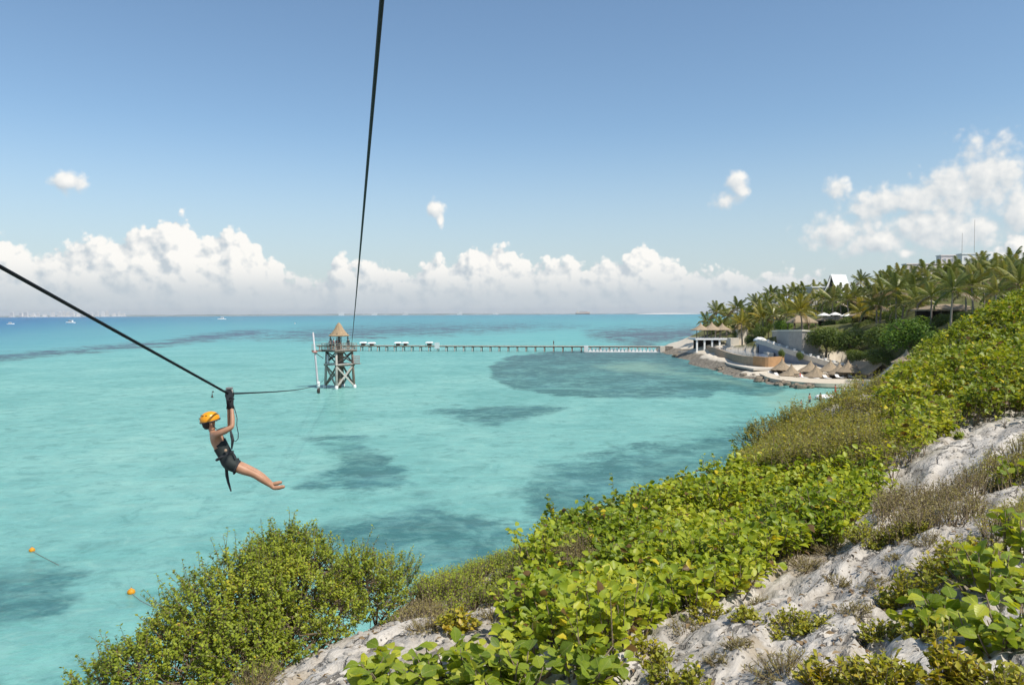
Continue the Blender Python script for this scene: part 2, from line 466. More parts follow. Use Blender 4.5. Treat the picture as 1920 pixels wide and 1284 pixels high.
    c = N.mix(N.math('MULTIPLY', N.smooth(N.math('ADD', A['shallow'], N.math('MULTIPLY', edge, 0.5)), 0.25, 0.9), 0.7), c, (0.215, 0.36, 0.27))
    # wind ripples
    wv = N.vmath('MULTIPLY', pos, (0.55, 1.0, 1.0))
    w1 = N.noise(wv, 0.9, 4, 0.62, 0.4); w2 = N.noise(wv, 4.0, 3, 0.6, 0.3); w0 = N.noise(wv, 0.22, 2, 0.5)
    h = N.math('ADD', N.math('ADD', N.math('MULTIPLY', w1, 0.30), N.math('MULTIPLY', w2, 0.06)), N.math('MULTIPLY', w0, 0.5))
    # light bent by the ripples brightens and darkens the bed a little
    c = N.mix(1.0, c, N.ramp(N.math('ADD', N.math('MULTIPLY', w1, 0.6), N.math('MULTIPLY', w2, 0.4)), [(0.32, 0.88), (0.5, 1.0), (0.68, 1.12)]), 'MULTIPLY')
    bp = N.n('ShaderNodeBump', ins={'Strength': 0.6, 'Distance': 1.0, 'Height': h})
    # light enters the water and scatters in it, so shadows on it are soft
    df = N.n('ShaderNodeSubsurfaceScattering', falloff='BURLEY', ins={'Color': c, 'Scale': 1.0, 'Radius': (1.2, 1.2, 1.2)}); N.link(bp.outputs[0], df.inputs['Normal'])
    gl = N.n('ShaderNodeBsdfGlossy', ins={0: (1, 1, 1, 1), 1: 0.12}); N.link(bp.outputs[0], gl.inputs['Normal'])
    fr = N.n('ShaderNodeFresnel', ins={'IOR': 1.33}); N.link(bp.outputs[0], fr.inputs['Normal'])
    # a wind-roughened sea never mirrors fully at grazing angles: the wave faces turn towards the viewer
    ms = N.n('ShaderNodeMixShader', ins={0: N.math('MINIMUM', fr.outputs[0], 0.16), 1: df.outputs[0], 2: gl.outputs[0]})
    N.link(ms.outputs[0], out.inputs[0])
    link('sea', me, m, kind='structure')
build_sea()

# ------------------------------------------------------------------ the near hillside: limestone slope running down to the sea
CTRL = [P(*q) for q in [
    (1900, 1250, 4.6), (1600, 1250, 5.2), (1300, 1270, 5.8), (1000, 1284, 6.2), (700, 1284, 7.0), (500, 1284, 8.0), (600, 1220, 8.8),
    (700, 1180, 9.8), (870, 1130, 11), (980, 1190, 8.6), (1300, 1150, 8.2), (1480, 1090, 8.8), (1600, 980, 11), (1800, 1000, 9), (1800, 920, 11.5),
    (1720, 860, 14.5), (1890, 810, 16), (1650, 1180, 6.3), (1500, 1180, 6.8), (1040, 1030, 15), (900, 1078, 13.5), (760, 1115, 12),
    (1200, 972, 17.5), (1300, 930, 20), (1400, 880, 25), (1450, 825, 30), (1560, 792, 34), (1680, 742, 40), (1800, 660, 42), (1900, 592, 46),
    (1850, 732, 26), (1700, 800, 24), (1550, 880, 19), (1450, 960, 15), (1300, 1030, 13), (1100, 1080, 11.5), (1920, 680, 30),
    (2300, 700, 25), (2400, 1000, 8), (2300, 535, 46), (2050, 552, 52)]]
CTRL += [np.array(q, float) for q in [
    (-4, 8, 7.0), (-6, 9, 4.4), (-9, 10, 1), (-12, 12, -2), (-3, 12, 6.2), (-5, 14, 2.2), (-2, 16, 3.4), (-1, 20, 0.4), (2, 22, 3.0), (3, 27, 0), (6, 28, 3), (8, 34, 0.6),
    (11, 38, 3.2), (13, 46, 0.5), (17, 45, 5.0), (18, 54, 1.5), (27, 56, 6.5), (28, 66, 2.5), (40, 60, 12.8), (40, 80, 4), (60, 70, 11), (-8, 5, 4), (-14, 4, -2), (-4, 3, 8), (0, 1.5, 9.4), (2.5, 1.5, 9.9), (6, 1, 10.4), (12, 3, 11.5), (20, 10, 12),
    (-16, 16, -3), (-10, 20, -3), (-6, 26, -3), (0, 34, -3), (6, 42, -3), (12, 56, -3), (20, 70, -3), (26, 80, -2.5), (35, 92, -1), (60, 100, 2), (30, 25, 12.5), (45, 40, 14)]]
CTRL = np.array(CTRL)

def _rbf_fit(xy, z, reg):
    n = len(xy); r2 = ((xy[:, None] - xy[None]) ** 2).sum(-1)
    K = 0.5 * r2 * np.log(r2 + 1e-9) + np.eye(n) * reg
    Pm = np.c_[np.ones(n), xy]
    A = np.block([[K, Pm], [Pm.T, np.zeros((3, 3))]])
    return np.linalg.solve(A, np.r_[z, 0, 0, 0])

_RX = _rbf_fit(CTRL[:, :2], CTRL[:, 2], 0.6)
def ground_smooth(x, y):
    x = np.asarray(x, float); y = np.asarray(y, float); sh = x.shape
    x = x.ravel(); y = y.ravel(); out = np.empty_like(x)
    n = len(CTRL)
    for s in range(0, len(x), 40000):
        q = np.c_[x[s:s + 40000], y[s:s + 40000]]
        r2 = ((q[:, None] - CTRL[None, :, :2]) ** 2).sum(-1)
        out[s:s + 40000] = (0.5 * r2 * np.log(r2 + 1e-9)) @ _RX[:n] + _RX[n] + q @ _RX[n + 1:]
    return out.reshape(sh)

def ground(x, y):
    """Ground height of the near slope: slabs with broken edges, humps and pits."""
    x = np.asarray(x, float); y = np.asarray(y, float)
    z = ground_smooth(x, y)
    a, b = math.cos(0.9), math.sin(0.9)                      # the bedding runs up the slope to the right
    u = a * x + b * y; w = -b * x + a * y
    wp = w + 0.5 * (fbm(u * 0.5, w * 0.5, 5) - 0.5)
    st = wp / 0.85; fr = st - np.floor(st)
    step = (np.clip((fr - 0.80) / 0.2, 0, 1) ** 2 - fr) * 0.15     # slab after slab, each with a small scarp
    m = 0.4 + fbm(u * 0.35, w * 0.35, 9)
    rg = 1 - np.abs(2 * fbm(u * 0.8, w * 2.0, 21, 4) - 1)
    z = z + step * m + 0.30 * (fbm(x * 0.55, y * 0.55, 3, 3) - 0.5) + 0.14 * (rg - 0.7) + 0.065 * (fbm(x * 3.2, y * 3.2, 31, 4, 0.6) - 0.5)
    pit = fbm(u * 5.0, w * 9.0, 77, 2)
    return z - 0.09 * np.clip((pit - 0.60) / 0.15, 0, 1)

def build_hillside():
    TH = np.radians(np.linspace(-66, 66, 560)); RR = np.exp(np.linspace(math.log(1.6), math.log(105.0), 430))
    th, rr = np.meshgrid(TH, RR)
    x = rr * np.sin(th); y = rr * np.cos(th) - 0.3
    z = np.maximum(ground(x, y), -2.5)
    v = np.stack([x, y, z], -1).reshape(-1, 3)
    ny, nx = x.shape
    i = np.arange(nx * ny).reshape(ny, nx)
    q = np.stack([i[:-1, :-1], i[:-1, 1:], i[1:, 1:], i[1:, :-1]], -1).reshape(-1, 4)
    keep = (v[q][:, :, 2].max(1) > -1.2)
    me = mesh_np('hillside', v, q[keep], smooth=True)
    m, N, out = new_mat('limestone')
    pos = N.n('ShaderNodeNewGeometry').outputs['Position']
    rot = N.n('ShaderNodeVectorRotate', rotation_type='Z_AXIS', ins={'Vector': pos, 'Angle': -0.9}).outputs[0]
    stv = N.vmath('MULTIPLY', rot, (0.6, 2.2, 2.0))
    n0 = N.noise(pos, 0.8, 4, 0.6); n1 = N.noise(stv, 2.0, 6, 0.68, 0.5); n2 = N.noise(pos, 11.0, 5, 0.7)
    f = N.math('ADD', N.math('MULTIPLY', n1, 0.6), N.math('MULTIPLY', n0, 0.4))
    col = N.ramp(f, [(0.33, (0.23, 0.20, 0.165)), (0.42, (0.36, 0.325, 0.275)), (0.52, (0.495, 0.455, 0.395)), (0.66, (0.59, 0.545, 0.48))])
    # grey lichen crust, pits and rusty soil lying in the hollows
    col = N.mix(N.math('MULTIPLY', N.smooth(n2, 0.50, 0.64), 0.42), col, (0.26, 0.23, 0.19))
    pits = N.n('ShaderNodeTexVoronoi', feature='F1', ins={'Vector': stv, 'Scale': 5.5, 'Detail': 1.0}).outputs['Distance']
    dark = N.math('MULTIPLY', N.smooth(pits, 0.26, 0.12), N.smooth(n1, 0.46, 0.56))
    wv = N.vmath('ADD', N.vmath('MULTIPLY', rot, (0.45, 1.5, 1.4)), N.n('ShaderNodeCombineXYZ', ins={0: n1, 1: n0}).outputs[0])
    crack = N.n('ShaderNodeTexVoronoi', feature='DISTANCE_TO_EDGE', ins={'Vector': wv, 'Scale': 1.1}).outputs['Distance']
    crack = N.math('MULTIPLY', N.smooth(crack, 0.030, 0.006), N.smooth(n0, 0.42, 0.52))
    p2 = N.n('ShaderNodeTexVoronoi', feature='F1', ins={'Vector': pos, 'Scale': 13.0}).outputs['Distance']
    dark = N.math('MAXIMUM', dark, N.math('MULTIPLY', N.math('MULTIPLY', N.smooth(p2, 0.24, 0.12), N.smooth(n0, 0.44, 0.54)), 0.75))
    dark = N.math('MAXIMUM', dark, crack)
    col = N.mix(N.math('MULTIPLY', dark, 0.8), col, (0.085, 0.075, 0.065))
    soil = N.math('MULTIPLY', N.smooth(N.noise(pos, 0.55, 4, 0.6), 0.55, 0.64), 0.7)
    col = N.mix(soil, col, (0.33, 0.27, 0.19))
    h = N.math('ADD', N.math('ADD', N.math('MULTIPLY', n1, 0.6), N.math('MULTIPLY', n2, 0.40)), N.math('MULTIPLY', dark, -0.5))
    principled(N, out, col, 0.95, 0.15, h, 0.8, 0.09)
    link('hillside', me, m, kind='structure')
build_hillside()

# ------------------------------------------------------------------ leaves
def leaf_material(name, stops, yellow=0.03, trans=0.42, rough=0.45, clump=0.9, ycol=(0.62, 0.50, 0.03), spec=0.35, brown=0.0):
    """Leaf colour: random per leaf, drifting from clump to clump; a few leaves gone yellow; light shines through."""
    m, N, out = new_mat(name)
    g = N.n('ShaderNodeNewGeometry')
    rnd = g.outputs['Random Per Island']
    drift = N.noise(g.outputs['Position'], clump, 3, 0.5)
    f = N.math('ADD', N.math('MULTIPLY', rnd, 0.62), N.math('MULTIPLY', N.math('SUBTRACT', drift, 0.32), 1.25), clamp=True)
    col = N.ramp(f, stops)
    if yellow > 0:
        y = N.math('GREATER_THAN', N.math('FRACT', N.math('MULTIPLY', rnd, 37.7)), 1.0 - yellow)
        col = N.mix(y, col, ycol)
    if brown > 0:
        y = N.math('GREATER_THAN', N.math('FRACT', N.math('MULTIPLY', rnd, 91.3)), 1.0 - brown)
        col = N.mix(y, col, (0.17, 0.10, 0.035))
    b = N.n('ShaderNodeBsdfPrincipled', ins={'Base Color': col, 'Roughness': rough, 'Specular IOR Level': spec})
    tc = N.mix(1.0, col, (1.25, 1.15, 0.45), 'MULTIPLY')
    t = N.n('ShaderNodeBsdfTranslucent', ins={0: tc})
    ms = N.n('ShaderNodeMixShader', ins={0: trans, 1: b.outputs[0], 2: t.outputs[0]})
    N.link(ms.outputs[0], out.inputs[0])
    MATS[name] = m
    return m

leaf_material('sea_grape_leaf', [(0.0, (0.105, 0.170, 0.014)), (0.32, (0.215, 0.295, 0.022)), (0.65, (0.370, 0.430, 0.032)), (1.0, (0.53, 0.52, 0.045))], 0.02, brown=0.03)
leaf_material('hill_leaf', [(0.0, (0.085, 0.135, 0.013)), (0.38, (0.180, 0.240, 0.020)), (0.72, (0.325, 0.370, 0.028)), (1.0, (0.50, 0.47, 0.04))], 0.02, brown=0.04, clump=0.6)
leaf_material('shrub_leaf', [(0.0, (0.130, 0.175, 0.018)), (0.4, (0.255, 0.315, 0.028)), (0.8, (0.370, 0.420, 0.036)), (1.0, (0.48, 0.46, 0.05))], 0.01, clump=1.6, brown=0.03)
leaf_material('olive_leaf', [(0.0, (0.135, 0.145, 0.026)), (0.5, (0.24, 0.235, 0.038)), (0.85, (0.32, 0.295, 0.05)), (1.0, (0.38, 0.295, 0.08))], 0.03, clump=1.1)
leaf_material('dry_twig_leaf', [(0.0, (0.13, 0.10, 0.040)), (0.5, (0.22, 0.175, 0.060)), (0.8, (0.27, 0.235, 0.065)), (1.0, (0.36, 0.27, 0.11))], 0.0, trans=0.25)
leaf_material('succulent_leaf', [(0.0, (0.17, 0.20, 0.018)), (0.5, (0.30, 0.305, 0.024)), (0.85, (0.40, 0.35, 0.03)), (1.0, (0.48, 0.35, 0.035))], 0.03, trans=0.3)
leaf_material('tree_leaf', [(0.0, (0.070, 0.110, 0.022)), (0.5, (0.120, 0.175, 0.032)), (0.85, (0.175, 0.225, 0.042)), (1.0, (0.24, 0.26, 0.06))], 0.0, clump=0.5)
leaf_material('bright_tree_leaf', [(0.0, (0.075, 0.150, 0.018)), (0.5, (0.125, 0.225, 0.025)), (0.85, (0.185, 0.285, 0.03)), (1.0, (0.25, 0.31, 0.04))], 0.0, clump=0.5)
BARK = simple('shrub_bark', (0.19, 0.145, 0.095), 0.95, 0.35, 20.0)

ROUND = (np.array([(0, 0, 0), (0.24, 0.16, .06), (0.42, 0.52, .15), (0.27, 0.84, .07), (0, 1.04, -.10), (-0.29, 0.80, .05), (-0.40, 0.50, .17), (-0.22, 0.16, .07), (0, 0.5, -.01)]),
         np.array([(8, 0, 1), (8, 1, 2), (8, 2, 3), (8, 3, 4), (8, 4, 5), (8, 5, 6), (8, 6, 7), (8, 7, 0)]))
OBOV = (np.array([(0, 0, 0), (0.10, 0.2, .03), (0.27, 0.62, .12), (0.16, 0.9, .02), (0, 1.12, -.16), (-0.18, 0.86, .05), (-0.29, 0.60, .10), (-0.10, 0.2, .03), (0, 0.55, -.02)]), ROUND[1])
OVAL = (np.array([(0, 0, 0), (0.30, 0.5, .06), (0, 1.0, -.04), (-0.30, 0.5, .06)]), np.array([(0, 1, 2), (0, 2, 3)]))
BLADE = (np.array([(0.09, 0, 0), (0.07, 0.55, .02), (0, 1.0, -.10), (-0.07, 0.55, .02), (-0.09, 0, 0)]), np.array([(0, 1, 3), (0, 3, 4), (1, 2, 3)]))

def leaf_frames(n_dir, fwd):
    nrm = unit(n_dir); f = unit(fwd - nrm * (fwd * nrm).sum(-1, keepdims=True)); r = np.cross(f, nrm)
    return r, f, nrm

def leaves(tpl, p, nrm, fwd, size):
    r, f, n = leaf_frames(nrm, fwd)
    tv, tf = tpl
    s = np.asarray(size)[:, None, None]
    v = p[:, None] + s * (tv[None, :, 0:1] * r[:, None] + tv[None, :, 1:2] * f[:, None] + tv[None, :, 2:3] * n[:, None])
    k = len(tv)
    fc = (tf[None] + (np.arange(len(p)) * k)[:, None, None]).reshape(-1, 3)
    return v.reshape(-1, 3), fc

def twigs(a, b, r0, r1):
    """Thin three-sided twigs from a to b."""
    t = unit(b - a); ref = np.where(np.abs(t[:, 2:3]) < 0.9, [[0, 0, 1.0]], [[1.0, 0, 0]])
    x = unit(np.cross(t, ref)); y = np.cross(t, x); V = []
    for e, r in ((a, r0), (b, r1)):
        for k in range(3):
            th = 2.094 * k; V.append(e + np.reshape(r, (-1, 1)) * (math.cos(th) * x + math.sin(th) * y))
    v = np.stack(V, 1).reshape(-1, 3)
    q = np.array([(0, 1, 4, 3), (1, 2, 5, 4), (2, 0, 3, 5)])
    return v, (q[None] + (np.arange(len(a)) * 6)[:, None, None]).reshape(-1, 4)

def rand_dir(n, up=0.0):
    d = rng.normal(size=(n, 3)); d[:, 2] += up
    return unit(d)

class Foliage:
    def __init__(s): s.V = []; s.F = []; s.n = 0
    def add(s, v, f):
        if len(v): s.V.append(v); s.F.append(f + s.n); s.n += len(v)
    def mesh(s, name):
        tri = [f for f in s.F if f.shape[1] == 3]; quad = [f for f in s.F if f.shape[1] == 4]
        fs = ([np.concatenate(tri)] if tri else []) + ([np.concatenate(quad)] if quad else [])
        return mesh_np(name, np.concatenate(s.V), fs)
    def build(s, name, mat, parent=None, **kw): return link(name, s.mesh(name), mat, parent, **kw)

def sample_region(polys, dens, holes=(), box=(-14, 60, 1.5, 62)):
    """Ground points, evenly spread over the world area whose outline is given by photo polygons."""
    n = int((box[1] - box[0]) * (box[3] - box[2]) * dens)
    x = rng.uniform(box[0], box[1], n); y = rng.uniform(box[2], box[3], n)
    z = ground_smooth(x, y)
    px, py, zc = project(np.c_[x, y, z])
    jx = px + 26 * (fbm(x * 1.3, y * 1.3, 61) - 0.5) * 2; jy = py + 18 * (fbm(x * 1.3, y * 1.3, 67) - 0.5) * 2
    ok = np.zeros(n, bool)
    for q in polys: ok |= inside(q, jx, jy)
    for q in holes: ok &= ~inside(q, jx, jy)
    ok &= z > 0.8
    x, y = x[ok], y[ok]
    return x, y, ground(x, y)

def canopy(polys, holes, shoots_per_m2, h0, h1, leaf_tpl, leaf_size, per, fo, tw, hs=0.55, seed=1, spread=0.55, box=(-14, 60, 1.5, 62), tilt=0.75, gap=0.30, thin_far=True):
    """A continuous low canopy of shoots: mounds and hollows, each shoot carrying leaves up its stem."""
    x, y, z = sample_region(polys, shoots_per_m2, holes, box)
    if thin_far:                                            # far shoots are fewer; the near ones show every leaf
        d = np.hypot(x, y); k = rng.random(len(x)) < np.clip(14.0 / d, 0.30, 1.0); x, y, z = x[k], y[k], z[k]
    hn = fbm(x * hs, y * hs, seed, 3); hn2 = fbm(x * 1.7, y * 1.7, seed + 40, 2)
    mound = np.clip((hn - 0.25) / 0.5, 0, 1) * 0.65 + np.clip((hn2 - 0.2) / 0.6, 0, 1) * 0.35
    k = (hn2 + 0.25 * rng.random(len(x))) > gap; x, y, z, mound = x[k], y[k], z[k], mound[k]
    h = h0 + (h1 - h0) * mound * rng.uniform(0.72, 1.08, len(x))
    n = len(x)
    base = np.c_[x, y, z - 0.03]
    lean = np.c_[rng.normal(size=(n, 2)) * 0.28, np.ones(n)]
    tip = base + unit(lean) * h[:, None]
    if tw is not None: tw.add(*twigs(base, tip, 0.008 + 0.004 * rng.random(n), np.full(n, 0.003)))
    d = np.hypot(x, y)
    big = np.clip((d / 14.0) ** 0.5, 1.0, 1.7) if thin_far else np.ones(n)
    for j in range(per):
        t = 1.0 - (0.75 if h1 < 1.0 else 0.5) * (j / per) * rng.uniform(0.6, 1.0, n)
        p = base + (tip - base) * t[:, None] + rng.normal(size=(n, 3)) * 0.03
        ang = j * 2.4 + rng.uniform(0, 6.28, n)
        out = np.c_[np.cos(ang), np.sin(ang), rng.uniform(-0.15, 0.55, n)]
        nr = np.c_[-out[:, 0] * 0.3, -out[:, 1] * 0.3, np.ones(n)] + rng.normal(size=(n, 3)) * tilt * 0.55 + SUN * 0.25
        p = p + unit(out) * spread * leaf_size * rng.uniform(0.3, 1.0, n)[:, None]
        fo.add(*leaves(OBOV if (leaf_tpl is ROUND and j % 3 == 1) else leaf_tpl, p, nr, out, leaf_size * rng.uniform(0.45, 1.22, n) * big))

# plan of the plant cover, outlined on the photograph and laid out on the ground
SG_MAIN = [(985, 1120), (950, 1190), (1000, 1225), (1050, 1262), (1120, 1262), (1190, 1238), (1225, 1180), (1320, 1135), (1440, 1080), (1560, 1010), (1610, 965), (1660, 925), (1650, 885), (1560, 885), (1420, 888), (1310, 925), (1200, 968), (1120, 995), (1040, 1028), (1000, 1060)]
SG_LOW = [(640, 1340), (720, 1240), (800, 1222), (900, 1216), (1000, 1246), (1050, 1300), (1000, 1400), (700, 1400)]
SG_UP = [(1690, 860), (1800, 800), (1890, 785), (2300, 760), (2300, 480), (1900, 560), (1800, 630), (1740, 670), (1690, 712), (1640, 800), (1650, 850)]
SG_NEAR = [(1700, 1160), (1730, 1110), (1790, 1070), (1860, 1030), (2100, 960), (2300, 1200), (1950, 1250), (1880, 1225), (1770, 1200)]
OLIVE = [(1390, 900), (1405, 850), (1460, 800), (1560, 778), (1660, 738), (1700, 750), (1655, 830), (1690, 890), (1560, 892)]
FINE_MID = [(770, 1125), (800, 1095), (900, 1078), (1000, 1040), (1030, 1060), (985, 1130), (900, 1120), (830, 1140)]
DRY = [[(1630, 1010), (1650, 950), (1750, 905), (1840, 890), (1830, 965), (1750, 1010)], [(1030, 1080), (1040, 1045), (1110, 1040), (1115, 1075)],
       [(1840, 1040), (1850, 960), (2000, 900), (2000, 1010)], [(1815, 905), (1850, 860), (2000, 820), (2000, 880), (1900, 905)], [(740, 1175), (770, 1140), (830, 1140), (820, 1180)]]

def build_cover():
    f, t = Foliage(), Foliage()
    canopy([SG_MAIN], [DRY[1]], 78, 0.20, 0.85, ROUND, 0.112, 10, f, t, seed=11, tilt=1.15, hs=0.7, gap=0.36)
    canopy([SG_MAIN], [], 40, 0.05, 0.30, ROUND, 0.10, 5, f, None, seed=12, gap=0.0)
    o = f.build('sea_grape_thicket', MATS['sea_grape_leaf'], label='broad-leaved sea grape thicket spreading over the middle of the slope', cat='thicket', kind='stuff')
    t.build('stems', BARK, o, kind='stuff')
    f, t = Foliage(), Foliage()
    canopy([SG_UP], [], 44, 0.30, 1.45, ROUND, 0.120, 10, f, t, seed=23, hs=0.5, tilt=1.3, gap=0.46)
    canopy([SG_UP], [], 40, 0.2, 0.9, OVAL, 0.10, 7, f, None, seed=29, hs=0.5, gap=0.40)
    o = f.build('sea_grape_thicket', MATS['hill_leaf'], label='tall sea grape thicket covering the hillside at the right edge, below the palms', cat='thicket', kind='stuff')
    t.build('stems', BARK, o, kind='stuff')
    f, t = Foliage(), Foliage()
    canopy([OLIVE], [], 110, 0.35, 1.25, OVAL, 0.062, 14, f, t, seed=33, hs=0.4, spread=1.2)
    o = f.build('olive_scrub', MATS['olive_leaf'], label='olive green small-leaved scrub on the ridge above the cove', cat='scrub', kind='stuff')
    t.build('stems', BARK, o, kind='stuff')
    f, t = Foliage(), Foliage()
    canopy([FINE_MID], [], 260, 0.15, 0.50, OVAL, 0.038, 14, f, t, seed=37, hs=0.8, spread=1.6, thin_far=False)
    o = f.build('low_scrub', MATS['shrub_leaf'], label='low fine-leaved scrub on the crest beside the left bushes', cat='scrub', kind='stuff')
    t.build('stems', BARK, o, kind='stuff')
build_cover()

# ------------------------------------------------------------------ bushes and single plants on the slope
def on_ground(px, py, dmin=2.5, dmax=70):
    d = np.exp(np.linspace(math.log(dmin), math.log(dmax), 900))
    pts = np.array([P(px, py, q) for q in d])
    g = ground(pts[:, 0], pts[:, 1])
    hit = (pts[:, 2] < g) & (pts[:, 2] > 0)
    k = int(np.argmax(hit)) if hit.any() else int(np.argmin(np.where(d < 14, pts[:, 2] - g, 99)))
    p = pts[k]; return np.array([p[0], p[1], g[k]])

def crown(lobes, shoots_per_m2, leaf, tpl, per, fo, tw, shoot=0.22, droop=0.0):
    """Leafy shoots over and inside a set of ellipsoid lobes, tied to the lobe centres by twigs."""
    C = np.array([l[0] for l in lobes]); Rr = np.array([l[1] for l in lobes])
    for c, r in zip(C, Rr):
        n = int(4 * math.pi * r.mean() ** 2 * shoots_per_m2)
        d = rand_dir(n, 0.25)
        bump = 0.62 + 0.75 * fbm(d[:, 0] * 2.3 + c[0] * 3, d[:, 1] * 2.3 + d[:, 2] * 1.7, 3, 2)
        rad = np.where(rng.random(n) < 0.72, rng.uniform(0.86, 1.02, n), rng.uniform(0.35, 0.86, n)) * bump
        p = c + d * r * rad[:, None]
        hole = fbm(d[:, 0] * 3.1 + c[0] * 5, d[:, 1] * 3.1 + d[:, 2] * 2.3 + c[2], 19, 2)
        keep = (hole > 0.36) | (rng.random(n) < 0.12)
        for c2, r2 in zip(C, Rr):                                   # nothing deep inside a neighbouring lobe
            if c2 is not c: keep &= (((p - c2) / r2) ** 2).sum(1) > 0.42
        p, d = p[keep], d[keep]; n = len(p)
        ax = unit(d * 0.7 + np.array([0, 0, 0.75]) + rng.normal(size=(n, 3)) * 0.35)
        ln = shoot * np.where(rng.random(n) < 0.06, rng.uniform(1.6, 2.6, n), rng.uniform(0.55, 1.4, n))
        tip = p + ax * ln[:, None]
        k = rng.random(n) < 0.5
        if tw is not None:
            tw.add(*twigs(p, tip, np.full(n, 0.004), np.full(n, 0.002)))
            mid = c + (p[k] - c) * 0.35 + rng.normal(size=(k.sum(), 3)) * 0.05
            tw.add(*twigs(mid, p[k], np.full(k.sum(), 0.009), np.full(k.sum(), 0.004)))
        for j in range(per):
            t = 1.0 - 0.85 * (j + 0.5 * rng.random(n)) / per
            q = p + ax * (ln * t)[:, None]
            a = rand_dir(n); out = unit(a - ax * (a * ax).sum(1, keepdims=True)) + ax * 0.75
            nr = ax - out * 0.25 + rng.normal(size=(n, 3)) * 0.35 + SUN * 0.3
            fo.add(*leaves(tpl, q, nr, out, leaf * rng.uniform(0.6, 1.2, n)))

def stems_to(lobes, base, r, tw_mb):
    for c, rr in lobes:
        mid = (np.array(base) + c) / 2 + rng.normal(size=3) * 0.12
        tw_mb.tube([base, mid, c, np.array(c) + (np.array(c) - mid) * 0.25], [r, r * 0.75, r * 0.45, r * 0.15], 6)

def bush(name, lobes_px, base_px, label, mat, dens=90, leaf=0.042, tpl=OVAL, per=15, shoot=0.2, cat='bush', group=None, stem=0.02, flat=0.85):
    lobes = [(P(x, y, d), np.array([r, r, r * flat])) for (x, y, d, r) in lobes_px]
    base = on_ground(*base_px)
    root = empty(name, base, label=label, cat=cat, group=group)
    f, t = Foliage(), Foliage()
    crown(lobes, dens, leaf, tpl, per, f, t, shoot)
    mb = MB(); stems_to(lobes, base - [0, 0, 0.05], stem, mb)
    inv = Matrix.Translation(-Vector(base))
    for o in (f.build('foliage', mat, root, kind='stuff'), t.build('twigs', BARK, root, kind='stuff'), mb.build('stem', BARK, root, True)):
        o.matrix_parent_inverse = inv
    return root

LB = 'shrub_leaf'
bush('buttonwood_bush', [(575, 1088, 10.6, .62), (650, 1100, 11.0, .52), (505, 1105, 10.2, .52), (430, 1125, 9.8, .56), (560, 1140, 10.0, .55), (470, 1165, 9.5, .55), (385, 1165, 9.4, .50), (620, 1150, 10.2, .40), (550, 1195, 9.4, .36), (530, 1060, 10.6, .4)],
     (520, 1225), 'large yellow-green bush in front of the water below the zip line rider', MATS[LB], dens=190, leaf=0.046)
bush('buttonwood_bush', [(340, 1215, 9.2, .45), (440, 1235, 8.9, .50), (270, 1265, 8.8, .40), (360, 1270, 8.7, .42), (205, 1296, 8.6, .30), (500, 1240, 9.0, .32), (450, 1290, 8.6, .40)],
     (420, 1284), 'yellow-green bush at the bottom left, its lowest shoots reaching the frame edge', MATS[LB], dens=190, leaf=0.046)
bush('buttonwood_bush', [(690, 1105, 11.6, .42), (735, 1090, 12.0, .36), (700, 1140, 11.2, .36), (755, 1118, 12.0, .28)],
     (705, 1165), 'thin airy bush with upright shoots right of the largest bush', MATS[LB], dens=130, per=12, leaf=0.046)

SGL, OLV = MATS['hill_leaf'], MATS['olive_leaf']
for (x, y, d, r, mat, tpl, leaf, lab) in [
    (1885, 640, 44, 1.3, SGL, ROUND, .13, 'tall leafy bush on the skyline ridge at the right edge'), (1790, 690, 38, 1.0, SGL, ROUND, .13, 'leafy bush on the ridge below the shady hut'),
    (1735, 715, 33, 0.9, OLV, OVAL, .07, 'olive bush on the ridge below the bright green tree'), (1650, 765, 34, 1.0, OLV, OVAL, .07, 'olive bush on the ridge right of the bathers'),
    (1840, 690, 34, 1.0, SGL, OVAL, .10, 'yellow-green bush below the skyline bush at the right edge'), (1575, 790, 33, 0.9, SGL, OVAL, .09, 'yellow-green bush on the ridge directly below the bathers'),
    (1500, 805, 31, 0.95, OLV, OVAL, .07, 'olive bush on the ridge at the head of the cove'), (1440, 825, 28, 0.85, OLV, OVAL, .07, 'brownish olive bush where the ridge drops to the water'),
    (1415, 875, 25, 0.6, SGL, ROUND, .12, 'leafy bush on the shoreward edge of the sea grape thicket'), (1275, 930, 19, 0.45, SGL, ROUND, .11, 'small leafy mound on the shoreward rim of the thicket'),
    (1160, 970, 16.5, 0.40, SGL, ROUND, .11, 'low leafy mound on the thicket rim nearest the dark water patch'), (1060, 1000, 14.5, 0.35, SGL, ROUND, .11, 'leafy mound at the left end of the thicket rim'),
    (1750, 830, 20, 0.5, SGL, ROUND, .12, 'bright leafy mound just above the upper bare rock'), (1900, 740, 24, 0.8, SGL, ROUND, .12, 'leafy mound at the right edge above the upper bare rock'),
    (1610, 840, 22, 0.7, OLV, OVAL, .06, 'dense olive bush in the hollow between the two thickets')]:
    bush('ridge_bush', [(x, y, d, r), (x - 700 * r / d, y + 250 * r / d, d - 0.3 * r, r * .72), (x + 750 * r / d, y + 200 * r / d, d + 0.3 * r, r * .7)], (x, y + 500 * r / d), lab, mat,
         dens=26 if tpl is ROUND else 60, leaf=leaf, tpl=tpl, per=10, shoot=0.28, group='bushes on the ridge', stem=0.03, flat=0.8)

def canopy_thing(name, polys, label, mat, cat, group=None, base=None, **kw):
    f, t = Foliage(), Foliage()
    canopy(polys, [], kw.pop('n'), kw.pop('h0'), kw.pop('h1'), kw.pop('tpl'), kw.pop('leaf'), kw.pop('per'), f, t, thin_far=False, **kw)
    b = on_ground(*base)
    root = empty(name, b, label=label, cat=cat, group=group)
    inv = Matrix.Translation(-Vector(b))
    for o in (f.build('foliage', mat, root, kind='stuff'), t.build('twigs', BARK, root, kind='stuff')): o.matrix_parent_inverse = inv
    return root

